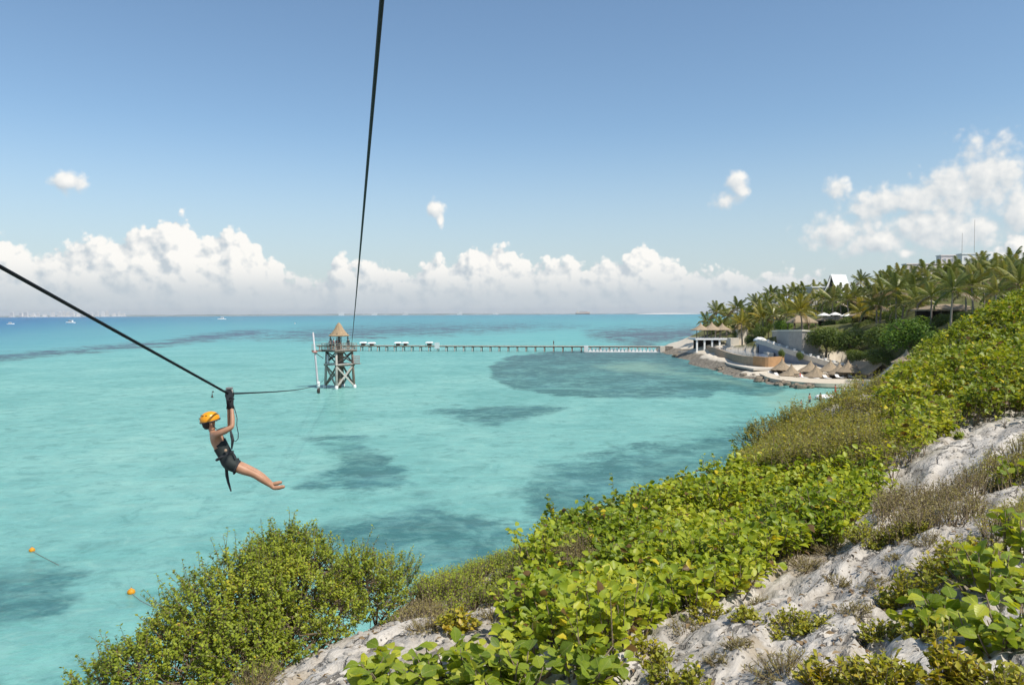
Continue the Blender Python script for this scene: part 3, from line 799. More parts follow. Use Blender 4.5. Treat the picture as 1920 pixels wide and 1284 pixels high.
dry_kw = dict(n=150, h0=0.10, h1=0.42, tpl=OVAL, leaf=0.030, per=20, spread=1.8, hs=1.1, tilt=1.2)
NB = (-6, 16, 3, 22)
canopy_thing('dry_shrub', [DRY[0]], 'brown dry shrub spreading above the long pale rock slab', MATS['dry_twig_leaf'], 'shrub', 'dry shrubs', (1740, 960), seed=51, box=NB, **dry_kw)
canopy_thing('dry_shrub', [DRY[1]], 'round brown dry shrub set among the sea grape leaves', MATS['dry_twig_leaf'], 'shrub', 'dry shrubs', (1070, 1060), seed=52, box=NB, **{**dry_kw, 'h0': 0.3, 'h1': 0.75, 'n': 320})
canopy_thing('dry_shrub', [DRY[2]], 'brownish twiggy shrub at the right edge above the near sea grape', MATS['olive_leaf'], 'shrub', 'dry shrubs', (1880, 990), seed=53, box=NB, **dry_kw)
canopy_thing('dry_shrub', [DRY[3]], 'olive brown shrub between the two upper rocks at the right edge', MATS['olive_leaf'], 'shrub', 'dry shrubs', (1880, 880), seed=54, box=NB, **dry_kw)
canopy_thing('dry_shrub', [DRY[4]], 'small reddish brown shrub on the rock beside the left bushes', MATS['dry_twig_leaf'], 'shrub', 'dry shrubs', (785, 1160), seed=55, box=NB, **dry_kw)

def clump(name, px, py, r, h, label, mat, n, leaf, tpl=OVAL, per=9, group=None, cat='plant', lean=0.5, stemr=0.004):
    """A low rosette-like plant: shoots fanning out of one root, leaves up each shoot."""
    b = on_ground(px, py)
    root = empty(name, b, label=label, cat=cat, group=group)
    a = rng.uniform(0, 6.283, n); rr = r * np.sqrt(rng.random(n))
    bx = np.c_[np.cos(a) * rr * 0.55, np.sin(a) * rr * 0.55]
    bz = ground(b[0] + bx[:, 0], b[1] + bx[:, 1]) - b[2] - 0.02
    base = np.c_[bx, bz]
    tip = base + np.c_[np.cos(a) * rr * lean, np.sin(a) * rr * lean, h * (1 - 0.55 * (rr / r) ** 2) * rng.uniform(0.6, 1.15, n)]
    f, t = Foliage(), Foliage()
    t.add(*twigs(base, tip, np.full(n, stemr), np.full(n, stemr * 0.5)))
    for j in range(per):
        q = base + (tip - base) * (1 - 0.8 * (j + rng.random(n)) / per)[:, None]
        an = j * 2.4 + rng.uniform(0, 6.28, n)
        out = np.c_[np.cos(an), np.sin(an), rng.uniform(0.1, 1.1, n)]
        f.add(*leaves(tpl, q, np.c_[-out[:, :2] * 0.6, np.ones(n)] + rng.normal(size=(n, 3)) * 0.4, out, leaf * rng.uniform(0.6, 1.2, n)))
    f.build('foliage', mat, root, kind='stuff'); t.build('stems', BARK, root, kind='stuff')
    return root

SU, DR = MATS['succulent_leaf'], MATS['dry_twig_leaf']
G1, G2 = 'small green plants on the rock', 'dry tufts on the rock'
for (px, py, r, h, n, leaf, lab) in [
    (1492, 1182, .36, .2, 120, .045, 'bushy green plant alone in the middle of the long rock slab'),
    (1395, 1160, .16, .13, 40, .045, 'small yellow-green cushion plant left of the bushy plant on the slab'),
    (1632, 1018, .34, .24, 150, .045, 'yellowish green cushion plant under the brown dry shrub'),
    (1222, 1240, .20, .2, 45, .055, 'yellow-tinged plant at the lower end of the sea grape thicket'),
    (1250, 1290, .18, .2, 50, .05, 'upright green plant at the bottom edge, right of the yellow-tinged plant'),
    (1560, 1300, .24, .24, 80, .055, 'leafy green plant at the bottom edge, below the dead brown tuft'),
    (1650, 1292, .26, .24, 90, .055, 'wide green plant at the bottom edge, below the near sea grape'),
    (1655, 1195, .26, .18, 80, .045, 'yellow-green plant climbing the slab left of the near sea grape'),
    (1735, 1195, .22, .18, 70, .045, 'low yellow-green plant at the foot of the near sea grape'),
    (1775, 1262, .12, .38, 26, .060, 'thin upright sprig growing out of the lower right rock'),
    (1780, 1300, .20, .25, 60, .060, 'small green plant at the bottom edge below the thin sprig'),
    (1895, 1310, .24, .2, 70, .05, 'green plant in the bottom right corner'),
    (1700, 1130, .30, .36, 100, .060, 'yellow-green shrub on the left side of the near sea grape'),
    (1800, 1075, .45, .40, 170, .060, 'green shrub with small leaves behind the near sea grape'),
    (1330, 1165, .22, .18, 60, .050, 'yellowish sprigs at the slab edge under the sea grape thicket'),
    (860, 1185, .26, .26, 40, .085, 'green sprig in the sandy patch beside the left bushes'),
    (1295, 1290, .16, .2, 40, .05, 'small plant at the bottom edge on the pale slab'),
    (1700, 1005, .30, .2, 90, .05, 'green cushion plant at the right end of the dry brown shrub'),
    (1500, 1030, .25, .2, 60, .05, 'green plant at the sea grape thicket edge above the slab')]:
    clump('rock_plant', px, py, r, h, lab, SU, n, leaf, group=G1)
for (px, py, r, h, n, lab) in [
    (1470, 1258, .22, .16, 120, 'dead reddish brown tuft low on the pale slab'), (1572, 1098, .13, .12, 60, 'dry tuft on the slab above the bushy plant'),
    (1382, 1212, .11, .08, 50, 'small dry tuft on the slab, left of the bushy plant'), (1345, 1240, .10, .06, 40, 'lowest small dry tuft on the pale slab'),
    (1640, 1100, .16, .08, 60, 'flat dry mat near the left side of the near sea grape'), (1600, 1145, .15, .10, 60, 'dry tuft between the bushy plant and the near sea grape'),
    (1510, 1065, .22, .16, 110, 'brown twiggy tuft at the upper edge of the long slab'), (1560, 1035, .26, .18, 120, 'brown dry tuft below the yellowish cushion plant'),
    (1400, 1095, .18, .18, 90, 'brown dry tuft hanging over the slab from the thicket'), (1675, 1045, .10, .06, 40, 'tiny dry tuft right of the yellowish cushion plant'),
    (920, 1160, .20, .18, 90, 'brown dry tuft in the sandy patch at the thicket edge'), (800, 1180, .24, .18, 100, 'brown dry tuft between two bare sandy patches'),
    (1290, 1190, .16, .18, 60, 'bare twigs at the lower left end of the long slab'), (1420, 1130, .10, .08, 40, 'tiny dry tuft left of the bushy plant'),
    (330, 1300, .5, .5, 260, 'tangle of bare brown twigs under the bottom left bush'), (470, 1300, .35, .35, 160, 'bare brown twigs beside the pale rock at the bottom'),
    (1740, 1020, .2, .15, 70, 'dry tuft behind the near sea grape')]:
    clump('dry_tuft', px, py, r, h, lab, DR, n, .045, BLADE, per=6, group=G2, cat='tuft', lean=0.9, stemr=0.003)

# near sea grape shrubs: every broad leaf is its own piece
def single_leaf_material():
    m, N, out = new_mat('broad_leaf')
    rnd = N.n('ShaderNodeObjectInfo').outputs['Random']
    tc = N.n('ShaderNodeTexCoord').outputs['Object']
    sp = N.n('ShaderNodeSeparateXYZ', ins={0: tc})
    vein = N.smooth(N.math('ABSOLUTE', sp.outputs[0]), 0.035, 0.012)
    side = N.math('ABSOLUTE', N.math('SUBTRACT', N.math('FRACT', N.math('ADD', N.math('MULTIPLY', sp.outputs[1], 6.0), N.math('MULTIPLY', N.math('ABSOLUTE', sp.outputs[0]), -4.0))), 0.5))
    vein = N.math('MAXIMUM', vein, N.math('MULTIPLY', N.smooth(side, 0.09, 0.02), 0.6))
    mot = N.noise(tc, 5.0, 4, 0.6)
    f = N.math('ADD', N.math('MULTIPLY', rnd, 0.8), N.math('MULTIPLY', N.math('SUBTRACT', mot, 0.4), 0.5), clamp=True)
    col = N.ramp(f, [(0.0, (0.105, 0.170, 0.014)), (0.32, (0.215, 0.295, 0.022)), (0.65, (0.370, 0.430, 0.032)), (0.92, (0.53, 0.52, 0.045)), (1.0, (0.66, 0.48, 0.03))])
    col = N.mix(N.math('MULTIPLY', vein, 0.45), col, (0.40, 0.42, 0.12))
    b = N.n('ShaderNodeBsdfPrincipled', ins={'Base Color': col, 'Roughness': 0.42, 'Specular IOR Level': 0.4})
    bp = N.n('ShaderNodeBump', ins={'Strength': 0.4, 'Distance': 0.03, 'Height': vein}); N.link(bp.outputs[0], b.inputs['Normal'])
    t = N.n('ShaderNodeBsdfTranslucent', ins={0: N.mix(1.0, col, (1.25, 1.15, 0.45), 'MULTIPLY')})
    N.link(N.n('ShaderNodeMixShader', ins={0: 0.42, 1: b.outputs[0], 2: t.outputs[0]}).outputs[0], out.inputs[0])
    MATS['broad_leaf'] = m
    return m

def leaf_mesh(k):
    """A round leathery leaf with a folded midrib and a curling edge."""
    V = []; F = []
    ys = [0, 0.12, 0.35, 0.62, 0.86, 1.06]; ws = [0.02, 0.20, 0.36, 0.43, 0.26, 0.01]
    cup = [0.32, 0.18, -0.12][k]; bend = [-0.12, -0.34, -0.05][k]
    for y, w in zip(ys, ws):
        zc = bend * y * y
        V += [(-w, y, zc + cup * w * 1.2 + 0.02 * math.sin(y * 9)), (0, y, zc), (w, y, zc + cup * w * 1.2 - 0.02 * math.sin(y * 8))]
    for i in range(len(ys) - 1):
        a = i * 3; F += [(a, a + 1, a + 4, a + 3), (a + 1, a + 2, a + 5, a + 4)]
    me = bpy.data.meshes.new('leaf'); me.from_pydata(V, [], F); me.update()
    me.polygons.foreach_set('use_smooth', np.ones(len(me.polygons), dtype=bool))
    me.materials.append(MATS['broad_leaf'])
    return me
single_leaf_material()
LEAF_MESHES = [leaf_mesh(k) for k in range(3)]

def sea_grape(px, py, r, h, nst, label, leaf=0.13, per=7):
    b = on_ground(px, py)
    root = empty('sea_grape_shrub', b, label=label, cat='shrub', group='near sea grape shrubs')
    mb = MB()
    for s in range(nst):
        a = rng.uniform(0, 6.283); rr = r * math.sqrt(rng.random())
        base = np.array([math.cos(a) * rr * 0.6, math.sin(a) * rr * 0.6, 0.0])
        base[2] = float(ground(b[0] + base[0], b[1] + base[1]) - b[2]) - 0.03
        hh = h * rng.uniform(0.55, 1.1) * (1 - 0.4 * (rr / r) ** 2)
        tip = base + np.array([math.cos(a) * rr * 0.6, math.sin(a) * rr * 0.6, hh]) + rng.normal(size=3) * 0.04
        mid = (base + tip) / 2 + rng.normal(size=3) * 0.03
        mb.tube([base, mid, tip], [0.011, 0.008, 0.004], 5)
        for j in range(per):
            t = 1.0 - 0.65 * (j + 0.5 * rng.random()) / per
            q = base + (tip - base) * t
            an = j * 2.4 + rng.uniform(0, 0.8) + a
            out = np.array([math.cos(an), math.sin(an), rng.uniform(-0.15, 0.7)])
            nr = np.array([-out[0] * 0.35, -out[1] * 0.35, 1.0]) + rng.normal(size=3) * 0.55 + SUN * 0.25
            rv, fv, nv = leaf_frames(nr[None], out[None])
            sz = leaf * rng.uniform(0.5, 1.2)
            o = bpy.data.objects.new('leaf', LEAF_MESHES[int(rng.integers(3))]); COL.objects.link(o); o.parent = root
            q = q + fv[0] * 0.02
            o.matrix_local = Matrix(((rv[0][0] * sz, fv[0][0] * sz, nv[0][0] * sz, q[0]), (rv[0][1] * sz, fv[0][1] * sz, nv[0][1] * sz, q[1]), (rv[0][2] * sz, fv[0][2] * sz, nv[0][2] * sz, q[2]), (0, 0, 0, 1)))
    mb.build('stems', BARK, root, True)

for a in [(745, 1295, .36, .36, 22, 'sea grape shrub at the bottom edge, leftmost of the row under the sandy patch'), (850, 1285, .42, .38, 27, 'middle sea grape shrub in the row at the bottom edge'),
          (960, 1295, .38, .38, 24, 'sea grape shrub at the bottom edge, right end of the row under the sandy patch'),
          (1080, 1284, .30, .34, 18, 'small sea grape shrub with yellow leaves at the bottom, left of the pale slab'),
          (1775, 1180, .28, .30, 14, 'yellowish sea grape shrub with long leaves on the lower right slope'),
          (1890, 1205, .30, .34, 18, 'bright sea grape shrub at the right edge just above the lowest rock'),
          (1865, 1105, .40, .40, 24, 'dark leaved sea grape shrub at the right edge, behind the bright one'),
          (1910, 1040, .35, .5, 16, 'tall loose sea grape shrub at the right edge below the dry shrubs'),
          (1905, 905, .35, .50, 14, 'sprig of sea grape over the upper rock at the right edge')]:
    sea_grape(*a)

# loose stones and fallen leaves lying on the bare slabs
def build_litter():
    BARE = [(1120, 1290), (1290, 1175), (1450, 1095), (1600, 1000), (1830, 1000), (1690, 1130), (1640, 1210), (1500, 1300)]
    LEFT = [(480, 1290), (600, 1200), (700, 1170), (860, 1130), (960, 1130), (940, 1200), (760, 1215), (690, 1290)]
    x, y, z = sample_region([BARE, LEFT, [(1700, 900), (1830, 800), (2000, 790), (2000, 830), (1800, 900)]], 22, box=(-6, 16, 3.5, 20))
    V = []; F = []
    for i in range(len(x)):
        s_ = 0.012 + 0.045 * rng.random() ** 3; o = len(V)
        for ph, rr in ((-0.6, 0.7), (0.1, 1.0), (0.6, 0.6)):
            for k in range(6):
                a = k * 1.047 + 0.3 * i; r = rr * rng.uniform(0.75, 1.15) * s_; V.append((x[i] + r * math.cos(a), y[i] + r * math.sin(a) * 0.8, z[i] + s_ * (ph * 0.8 + 0.2)))
        for j in range(2):
            for k in range(6): F.append((o + j * 6 + k, o + j * 6 + (k + 1) % 6, o + j * 6 + 6 + (k + 1) % 6, o + j * 6 + 6 + k))
        F.append(tuple(o + 12 + k for k in range(6)))
    MB().add(V, F).build('loose_stones', simple('loose_limestone', (0.42, 0.385, 0.33), 0.95, 0.3, 8.0), kind='stuff', label='loose pale stones lying on the bare rock', cat='stones')
    x, y, z = sample_region([BARE, LEFT], 26, box=(-6, 14, 3.5, 16)); n = len(x); f = Foliage()
    f.add(*leaves(OBOV, np.c_[x, y, z + 0.012], np.c_[rng.normal(size=(n, 2)) * 0.35, np.ones(n)], rand_dir(n), rng.uniform(0.03, 0.085, n)))
    f.build('leaf_litter', leaf_material('dead_leaf', [(0.0, (0.12, 0.075, 0.035)), (0.6, (0.24, 0.16, 0.08)), (1.0, (0.36, 0.27, 0.14))], 0.0, trans=0.1), kind='stuff', label='dry fallen leaves scattered on the bare rock', cat='leaf litter')
build_litter()

# ------------------------------------------------------------------ the headland with the beach club
HC = [np.r_[W(px, py)[:2], 0.0] for px, py in [(1250, 664), (1290, 675), (1340, 694), (1385, 709), (1430, 719), (1490, 731), (1560, 726), (1640, 731), (1700, 742)]]
HC += [P(*q) for q in [(1480, 706, 138), (1560, 713, 130), (1640, 714, 128), (1600, 697, 140), (1650, 690, 140), (1380, 666, 165), (1340, 656, 185), (1330, 645, 205), (1300, 655, 222), (1560, 678, 150), (1420, 640, 175),
                       (1500, 622, 163), (1500, 664, 151), (1385, 657, 192), (1400, 625, 218), (1340, 632, 225), (1600, 606, 172), (1680, 612, 140), (1800, 606, 120), (1900, 596, 120), (1750, 566, 200), (1560, 566, 240), (1450, 575, 250),
                       (1350, 606, 260), (1850, 535, 250), (1650, 535, 300), (2000, 560, 150), (2100, 525, 250), (1560, 662, 152), (1620, 668, 140), (1680, 672, 130), (1700, 655, 125), (1720, 690, 118), (1780, 660, 112)]]
HC += [np.array(q, float) for q in [(38, 135, -2), (37, 160, -2), (40, 190, -2), (40, 215, -2), (40, 240, -2), (44, 262, -2), (56, 285, -2), (70, 320, -2), (58, 262, 2.5), (80, 290, 5), (110, 330, 8), (150, 340, 14),
                                    (46, 110, -1.2), (40, 100, -2), (50, 95, -2), (62, 108, 0.6), (70, 100, 2.5), (85, 95, 6), (140, 120, 18), (180, 200, 24), (190, 300, 26), (44, 121, -0.8)]]
HC = np.array(HC)
_HR = _rbf_fit(HC[:, :2], HC[:, 2], 6.0)
def land(x, y):
    x = np.asarray(x, float); y = np.asarray(y, float)
    q = np.c_[x.ravel(), y.ravel()]; n = len(HC)
    r2 = ((q[:, None] - HC[None, :, :2]) ** 2).sum(-1)
    z = (0.5 * r2 * np.log(r2 + 1e-9)) @ _HR[:n] + _HR[n] + q @ _HR[n + 1:]
    return z.reshape(x.shape)

def build_headland():
    gx = np.linspace(34, 200, 150); gy = np.linspace(88, 350, 215)
    x, y = np.meshgrid(gx, gy)
    z = land(x, y); z = z + np.clip(z, 0, 1.5) * 0.5 * (fbm(x * 0.25, y * 0.25, 8) - 0.5)
    px, py, _ = project(np.stack([x, y, z], -1))
    wl = np.interp(x, [P(1450, 660, 174)[0], P(1505, 660, 153)[0]], [172, 152])      # the ground is dug out in front of the retaining wall, for the pool and the stairs
    cut = (x > 46.5) & (x < 66) & (y > 138) & (y < np.where(x < P(1450, 660, 174)[0], 196 - 2.2 * (x - 46.5), wl)) & (z > 1.2)
    z = np.where(cut, np.minimum(z, 1.3 + 0.045 * (x - 46.5)), z)
    shore = np.clip(1 - np.abs(z) / 0.8, 0, 1); z = z + shore * 0.7 * (fbm(x * 0.6, y * 0.6, 18, 3) - 0.5)
    z = np.maximum(z, -2.5)
    v = np.stack([x, y, z], -1).reshape(-1, 3); ny, nx = x.shape
    i = np.arange(nx * ny).reshape(ny, nx)
    q = np.stack([i[:-1, :-1], i[:-1, 1:], i[1:, 1:], i[1:, :-1]], -1).reshape(-1, 4)
    q = q[v[q][:, :, 2].max(1) > -1.5]
    me = mesh_np('headland', v, q, smooth=True)
    m, N, out = new_mat('headland_ground')
    pos = N.n('ShaderNodeNewGeometry').outputs['Position']
    z_ = N.n('ShaderNodeSeparateXYZ', ins={0: pos}).outputs[2]
    n0 = N.noise(pos, 0.35, 5, 0.65); n1 = N.noise(pos, 1.8, 4, 0.6)
    veg = N.ramp(n0, [(0.3, (0.085, 0.095, 0.03)), (0.55, (0.13, 0.13, 0.045)), (0.75, (0.24, 0.20, 0.12))])
    sand = N.ramp(n1, [(0.3, (0.50, 0.43, 0.33)), (0.7, (0.66, 0.59, 0.48))])
    rock = N.ramp(n1, [(0.35, (0.10, 0.085, 0.065)), (0.65, (0.30, 0.26, 0.20))])
    zz = N.math('ADD', z_, N.math('MULTIPLY', N.math('SUBTRACT', n0, 0.5), 2.2))
    beach = N.smooth(N.n('ShaderNodeSeparateXYZ', ins={0: pos}).outputs[1], 150.0, 143.0)
    col = N.mix(N.smooth(zz, 3.3, 4.6), sand, veg)
    lim = N.math('MULTIPLY', N.math('SUBTRACT', 1.0, beach), 1.0)
    zr = N.math('SUBTRACT', N.math('ADD', z_, N.math('MULTIPLY', N.math('SUBTRACT', n0, 0.5), 0.8)), lim)
    col = N.mix(N.smooth(zr, 0.55, 0.25), col, rock)
    principled(N, out, col, 0.95, 0.2, n1, 0.5, 0.1)
    link('headland', me, m, kind='structure')
build_headland()

CREAM = simple('cream_plaster', (0.66, 0.60, 0.50), 0.9, 0.18, 1.2)
WHITE = simple('white_paint', (0.78, 0.77, 0.74), 0.7, 0.10, 1.5)
TAN = simple('tan_stone_wall', (0.40, 0.31, 0.22), 0.95, 0.25, 1.5)
ORANGE = simple('terracotta_wall', (0.44, 0.26, 0.13), 0.9, 0.25, 1.2)
GREYW = simple('grey_stone_wall', (0.44, 0.40, 0.36), 0.95, 0.25, 1.6)
THATCH = simple('palm_thatch', (0.36, 0.28, 0.19), 1.0, 0.40, 5.0, 0.1, 0.8, 0.05, (1, 1, 0.35))
THATCH2 = simple('golden_thatch', (0.52, 0.36, 0.19), 1.0, 0.30, 5.0, 0.1, 0.8, 0.05, (1, 1, 0.35))
WOOD = simple('weathered_wood', (0.20, 0.155, 0.115), 0.9, 0.35, 4.0)
GREYWOOD = simple('grey_bleached_wood', (0.36, 0.31, 0.26), 0.9, 0.35, 4.0)
DARKW = simple('dark_wood', (0.055, 0.045, 0.038), 0.85, 0.3, 5.0)
FABRIC = simple('white_canvas', (0.74, 0.71, 0.66), 0.9, 0.08, 2.0)
PINK = simple('pale_pink_render', (0.66, 0.585, 0.55), 0.9, 0.08, 0.4)
DKFILL = simple('window_and_doorway_dark', (0.05, 0.06, 0.07), 0.3, 0.2, 2.0, 0.6)

def ribbon(px_pts, z, width, thick, name, mat, parent=None, side=(1, 0), **kw):
    """A path of even width following points seen at pixels, at height z; widened towards 'side'."""
    pts = [W(x, y, z)[:2] for x, y in px_pts]
    c = np.array(pts); n = len(c); nrm = np.tile(np.array(side, float), (n, 1))
    mb = MB(); V = []; F = []
    for i in range(n):
        a = c[i]; b = c[i] + nrm[i] * width
        V += [(a[0], a[1], z - thick), (a[0], a[1], z), (b[0], b[1], z), (b[0], b[1], z - thick)]
    for i in range(n - 1):
        o = i * 4
        for k in range(4): F.append((o + k, o + (k + 1) % 4, o + 4 + (k + 1) % 4, o + 4 + k))
    F += [(0, 3, 2, 1), (4 * n - 4, 4 * n - 3, 4 * n - 2, 4 * n - 1)]
    mb.add(V, F)
    return mb.build(name, mat, parent, **kw)

def wall_line(pts2, z0, z1, th, mb):
    """Vertical wall of thickness th along plan points."""
    pts2 = [np.array(p[:2], float) for p in pts2]; n = len(pts2)
    z0 = np.broadcast_to(z0, (n,)); z1 = np.broadcast_to(z1, (n,)); V = []; F = []
    for i in range(n):
        t = unit((pts2[min(i + 1, n - 1)] - pts2[max(i - 1, 0)])); nr = np.array([-t[1], t[0]]) * th / 2
        a, b = pts2[i] - nr, pts2[i] + nr
        V += [(a[0], a[1], z0[i]), (a[0], a[1], z1[i]), (b[0], b[1], z1[i]), (b[0], b[1], z0[i])]
    for i in range(n - 1):
        o = i * 4
        for k in range(4): F.append((o + k, o + (k + 1) % 4, o + 4 + (k + 1) % 4, o + 4 + k))
    F += [(0, 3, 2, 1), (4 * n - 4, 4 * n - 3, 4 * n - 2, 4 * n - 1)]
    mb.add(V, F)

def smooth_path(pts, m=6):
    """Catmull-Rom through 2-D points."""
    pts = [np.array(p, float) for p in pts]; P_ = [2 * pts[0] - pts[1]] + pts + [2 * pts[-1] - pts[-2]]; out = []
    for i in range(1, len(P_) - 2):
        for k in range(m):
            t = k / m; a, b, c, d = P_[i - 1], P_[i], P_[i + 1], P_[i + 2]
            out.append(0.5 * ((2 * b) + (c - a) * t + (2 * a - 5 * b + 4 * c - d) * t * t + (3 * b - a - 3 * c + d) * t ** 3))
    out.append(pts[-1]); return out

# waterside promenade
ribbon(smooth_path([(1272, 658), (1300, 659), (1322, 664), (1345, 670), (1362, 680), (1385, 686), (1413, 691)]), 1.5, 6.5, 0.35, 'promenade', simple('promenade_concrete', (0.62, 0.56, 0.47), 0.9, 0.15, 1.0), kind='structure')
# beach ledge
ribbon(smooth_path([(1424, 700), (1446, 709), (1480, 714), (1530, 718), (1590, 719), (1650, 718)]), 0.75, 9.0, 0.6, 'beach_ledge', simple('beach_sand', (0.60, 0.52, 0.40), 0.95, 0.15, 1.5), side=(0.35, 0.94), kind='structure')

# pool with a curved outer wall
def build_pool():
    b = W(1380, 682, 1.6)
    root = empty('swimming_pool', (b[0], b[1], 1.6), label='swimming pool behind a curved tan wall on the headland', cat='pool')
    inv = Matrix.Translation(-Vector((b[0], b[1], 1.6)))
    path = [W(x, y, 1.5)[:2] for x, y in smooth_path([(1322, 660), (1345, 667), (1366, 676), (1390, 683), (1414, 686)])]
    mb = MB(); wall_line(path, 1.2, 3.3, 0.5, mb); o1 = mb.build('wall', TAN, root)
    path2 = [W(x, y, 1.5)[:2] for x, y in smooth_path([(1414, 686), (1440, 688), (1468, 686)])]
    mb = MB(); wall_line(path2, 1.2, 3.4, 0.55, mb); o2 = mb.build('end_wall', ORANGE, root, label='orange washed end of the pool wall')
    poly = [p + np.array([0.3, 0.1]) for p in path] + [W(1440, 667, 3.1)[:2], W(1420, 656, 3.1)[:2], W(1372, 651, 3.1)[:2], W(1330, 649, 3.1)[:2]]
    mb = MB().prism(poly, 2.6, 3.12); m, N, out = new_mat('pool_water')
    n = N.noise(N.n('ShaderNodeNewGeometry').outputs['Position'], 1.5, 3, 0.6)
    principled(N, out, N.ramp(n, [(0.3, (0.16, 0.20, 0.27)), (0.7, (0.28, 0.32, 0.38))]), 0.08, 0.5, n, 0.15, 0.1)
    o3 = mb.build('water', m, root)
    mb = MB(); wall_line([W(1330, 648, 3.2)[:2], W(1372, 650, 3.2)[:2], W(1420, 655, 3.2)[:2], W(1445, 664, 3.2)[:2]], 2.6, 3.5, 1.2, mb); o4 = mb.build('rim', CREAM, root)
    for o in (o1, o2, o3, o4): o.matrix_parent_inverse = inv
build_pool()

def thatch_roof(r, h, n=14, sides=None, conc=0.18):
    """Conical thatch: layered rings with a ragged eave."""
    mb = MB(); prof = []
    R = random.Random(int(r * 100) + int(h * 10))
    for k in range(6):
        t = k / 5; prof.append((max(r * (1 - t) - conc * r * math.sin(math.pi * t), 0.06), h * t))
    prof = [(r * 0.93, -0.12)] + prof
    mb.lathe((0, 0, 0), prof, 22, 0.085, R)
    return mb

_pal_cache = {}
def palapa(loc, r=2.2, h=2.0, post=2.3, label='', group='thatched beach parasols', mat=THATCH, cat='parasol', name='thatched_parasol'):
    root = empty(name, loc, random.uniform(0, 6), label=label, cat=cat, group=group)
    key = (round(r, 1), round(h, 1), mat.name)
    if key not in _pal_cache: _pal_cache[key] = thatch_roof(r, h).mesh('thatch_roof', False)
    o = link('thatch_roof', _pal_cache[key], mat, root); o.location = (0, 0, post)
    MB().tube([(0, 0, -0.3), (0.03, 0, post * 0.6), (0, 0, post + h * 0.8)], [0.10, 0.09, 0.06], 7).build('post', WOOD, root, True)
    mb = MB()
    for k in range(6):
        a = k * 1.047; mb.tube([(0, 0, post - 0.5), (math.cos(a) * r * 0.75, math.sin(a) * r * 0.75, post + h * 0.08)], [0.035, 0.03], 4)
    mb.build('struts', WOOD, root)
    return root

for (px, py, d, r, lab) in [
    (1408, 688, 152, 1.5, 'thatched parasol at the end of the orange pool wall'), (1467, 672, 142, 2.1, 'thatched parasol right of the orange wall end, set back on the beach'),
    (1484, 682, 136, 2.1, 'leftmost thatched parasol in the front row on the beach'), (1520, 675, 140, 2.3, 'thatched parasol with a tall tip in the back row below the staircase end'),
    (1530, 684, 134, 2.2, 'second thatched parasol in the front row on the beach'), (1557, 674, 138, 2.3, 'thatched parasol in the back row below the dark green tree'),
    (1574, 679, 134, 2.0, 'thatched parasol in the back row, next to the two-peaked parasols'), (1590, 675, 133, 2.2, 'rightmost thatched parasol on the beach, with a tall pale tip'),
    (1606, 684, 133, 1.9, 'low thatched parasol by the brown hut roof'), (1700, 655, 118, 2.2, 'thatched parasol alone at the foot of the near hillside')]:
    p = P(px, py, d); h = 2.0 if r > 1.8 else 1.5; post = 2.3
    zb = p[2] - h - post
    palapa((p[0], p[1], zb), r, h, post, lab)

# boulders along the waterline
def rock_mesh(k):
    R = np.random.default_rng(300 + k); V = []; F = []; nu, nv = 9, 5
    for j in range(nv + 1):
        ph = math.pi * (j / nv - 0.5)
        for i in range(nu):
            th = 2 * math.pi * i / nu; r = R.uniform(0.72, 1.12); V.append((r * math.cos(th) * math.cos(ph), r * math.sin(th) * math.cos(ph) * 0.8, r * math.sin(ph) * 0.6))
    for j in range(nv):
        for i in range(nu): F.append((j * nu + i, j * nu + (i + 1) % nu, j * nu + nu + (i + 1) % nu, j * nu + nu + i))
    return MB().add(V, F).mesh('shore_rock')
ROCKS = [rock_mesh(k) for k in range(4)]; SHORE = simple('wet_shore_rock', (0.22, 0.18, 0.13), 0.85, 0.45, 1.5, 0.4, 0.9, 0.1)
_rp = sorted([(float(np.interp(t, [0, .15, .35, .55, .75, .9, 1], [1262, 1292, 1338, 1384, 1430, 1478, 1520])) + rng.uniform(-5, 5), float(np.interp(t, [0, .15, .35, .55, .75, .9, 1], [664, 675, 692, 706, 716, 726, 727])) + rng.uniform(-6, 2.5)) for t in np.linspace(0, 1, 46)])
for i_, (px, py) in enumerate(_rp):
    q = W(px, py, 0.0); o = link('shore_rock', ROCKS[i_ % 4], SHORE, label=ORD[min(i_, len(ORD) - 1)] + ' brown boulder from the left along the waterline of the headland', cat='boulder', group='boulders along the waterline')
    s_ = rng.uniform(0.45, 1.25); o.location = (q[0], q[1], 0.1 * s_); o.scale = (s_ * rng.uniform(0.9, 1.5), s_, s_); o.rotation_euler = (rng.uniform(-.3, .3), rng.uniform(-.3, .3), rng.uniform(0, 6.28))

# people -------------------------------------------------------------------------------------------------
SKIN = simple('skin', (0.46, 0.26, 0.17), 0.55, 0.12, 8.0, 0.4, 0.05)
HAIR = simple('dark_hair', (0.035, 0.025, 0.02), 0.6, 0.3, 30.0)
def skin_mesh(name, joints, edges, sub=2):
    """One continuous body grown over a skeleton of joints (x, y, z, radius)."""
    me = bpy.data.meshes.new(name); me.from_pydata([j[:3] for j in joints], edges, []); me.update()
    o = bpy.data.objects.new(name, me); COL.objects.link(o)
    md = o.modifiers.new('s', 'SKIN'); md.use_smooth_shade = True; md.branch_smoothing = 0.4
    for i, sv in enumerate(me.skin_vertices[0].data):
        r = joints[i][3]; sv.radius = (r, r) if np.isscalar(r) else r; sv.use_root = (i == 0)
    o.modifiers.new('d', 'SUBSURF').levels = sub
    dg = bpy.context.evaluated_depsgraph_get(); ev = o.evaluated_get(dg)
    res = bpy.data.meshes.new_from_object(ev); res.name = name
    bpy.data.objects.remove(o); bpy.data.meshes.remove(me)
    res.polygons.foreach_set('use_smooth', np.ones(len(res.polygons), dtype=bool))
    res.materials.clear()
    return res

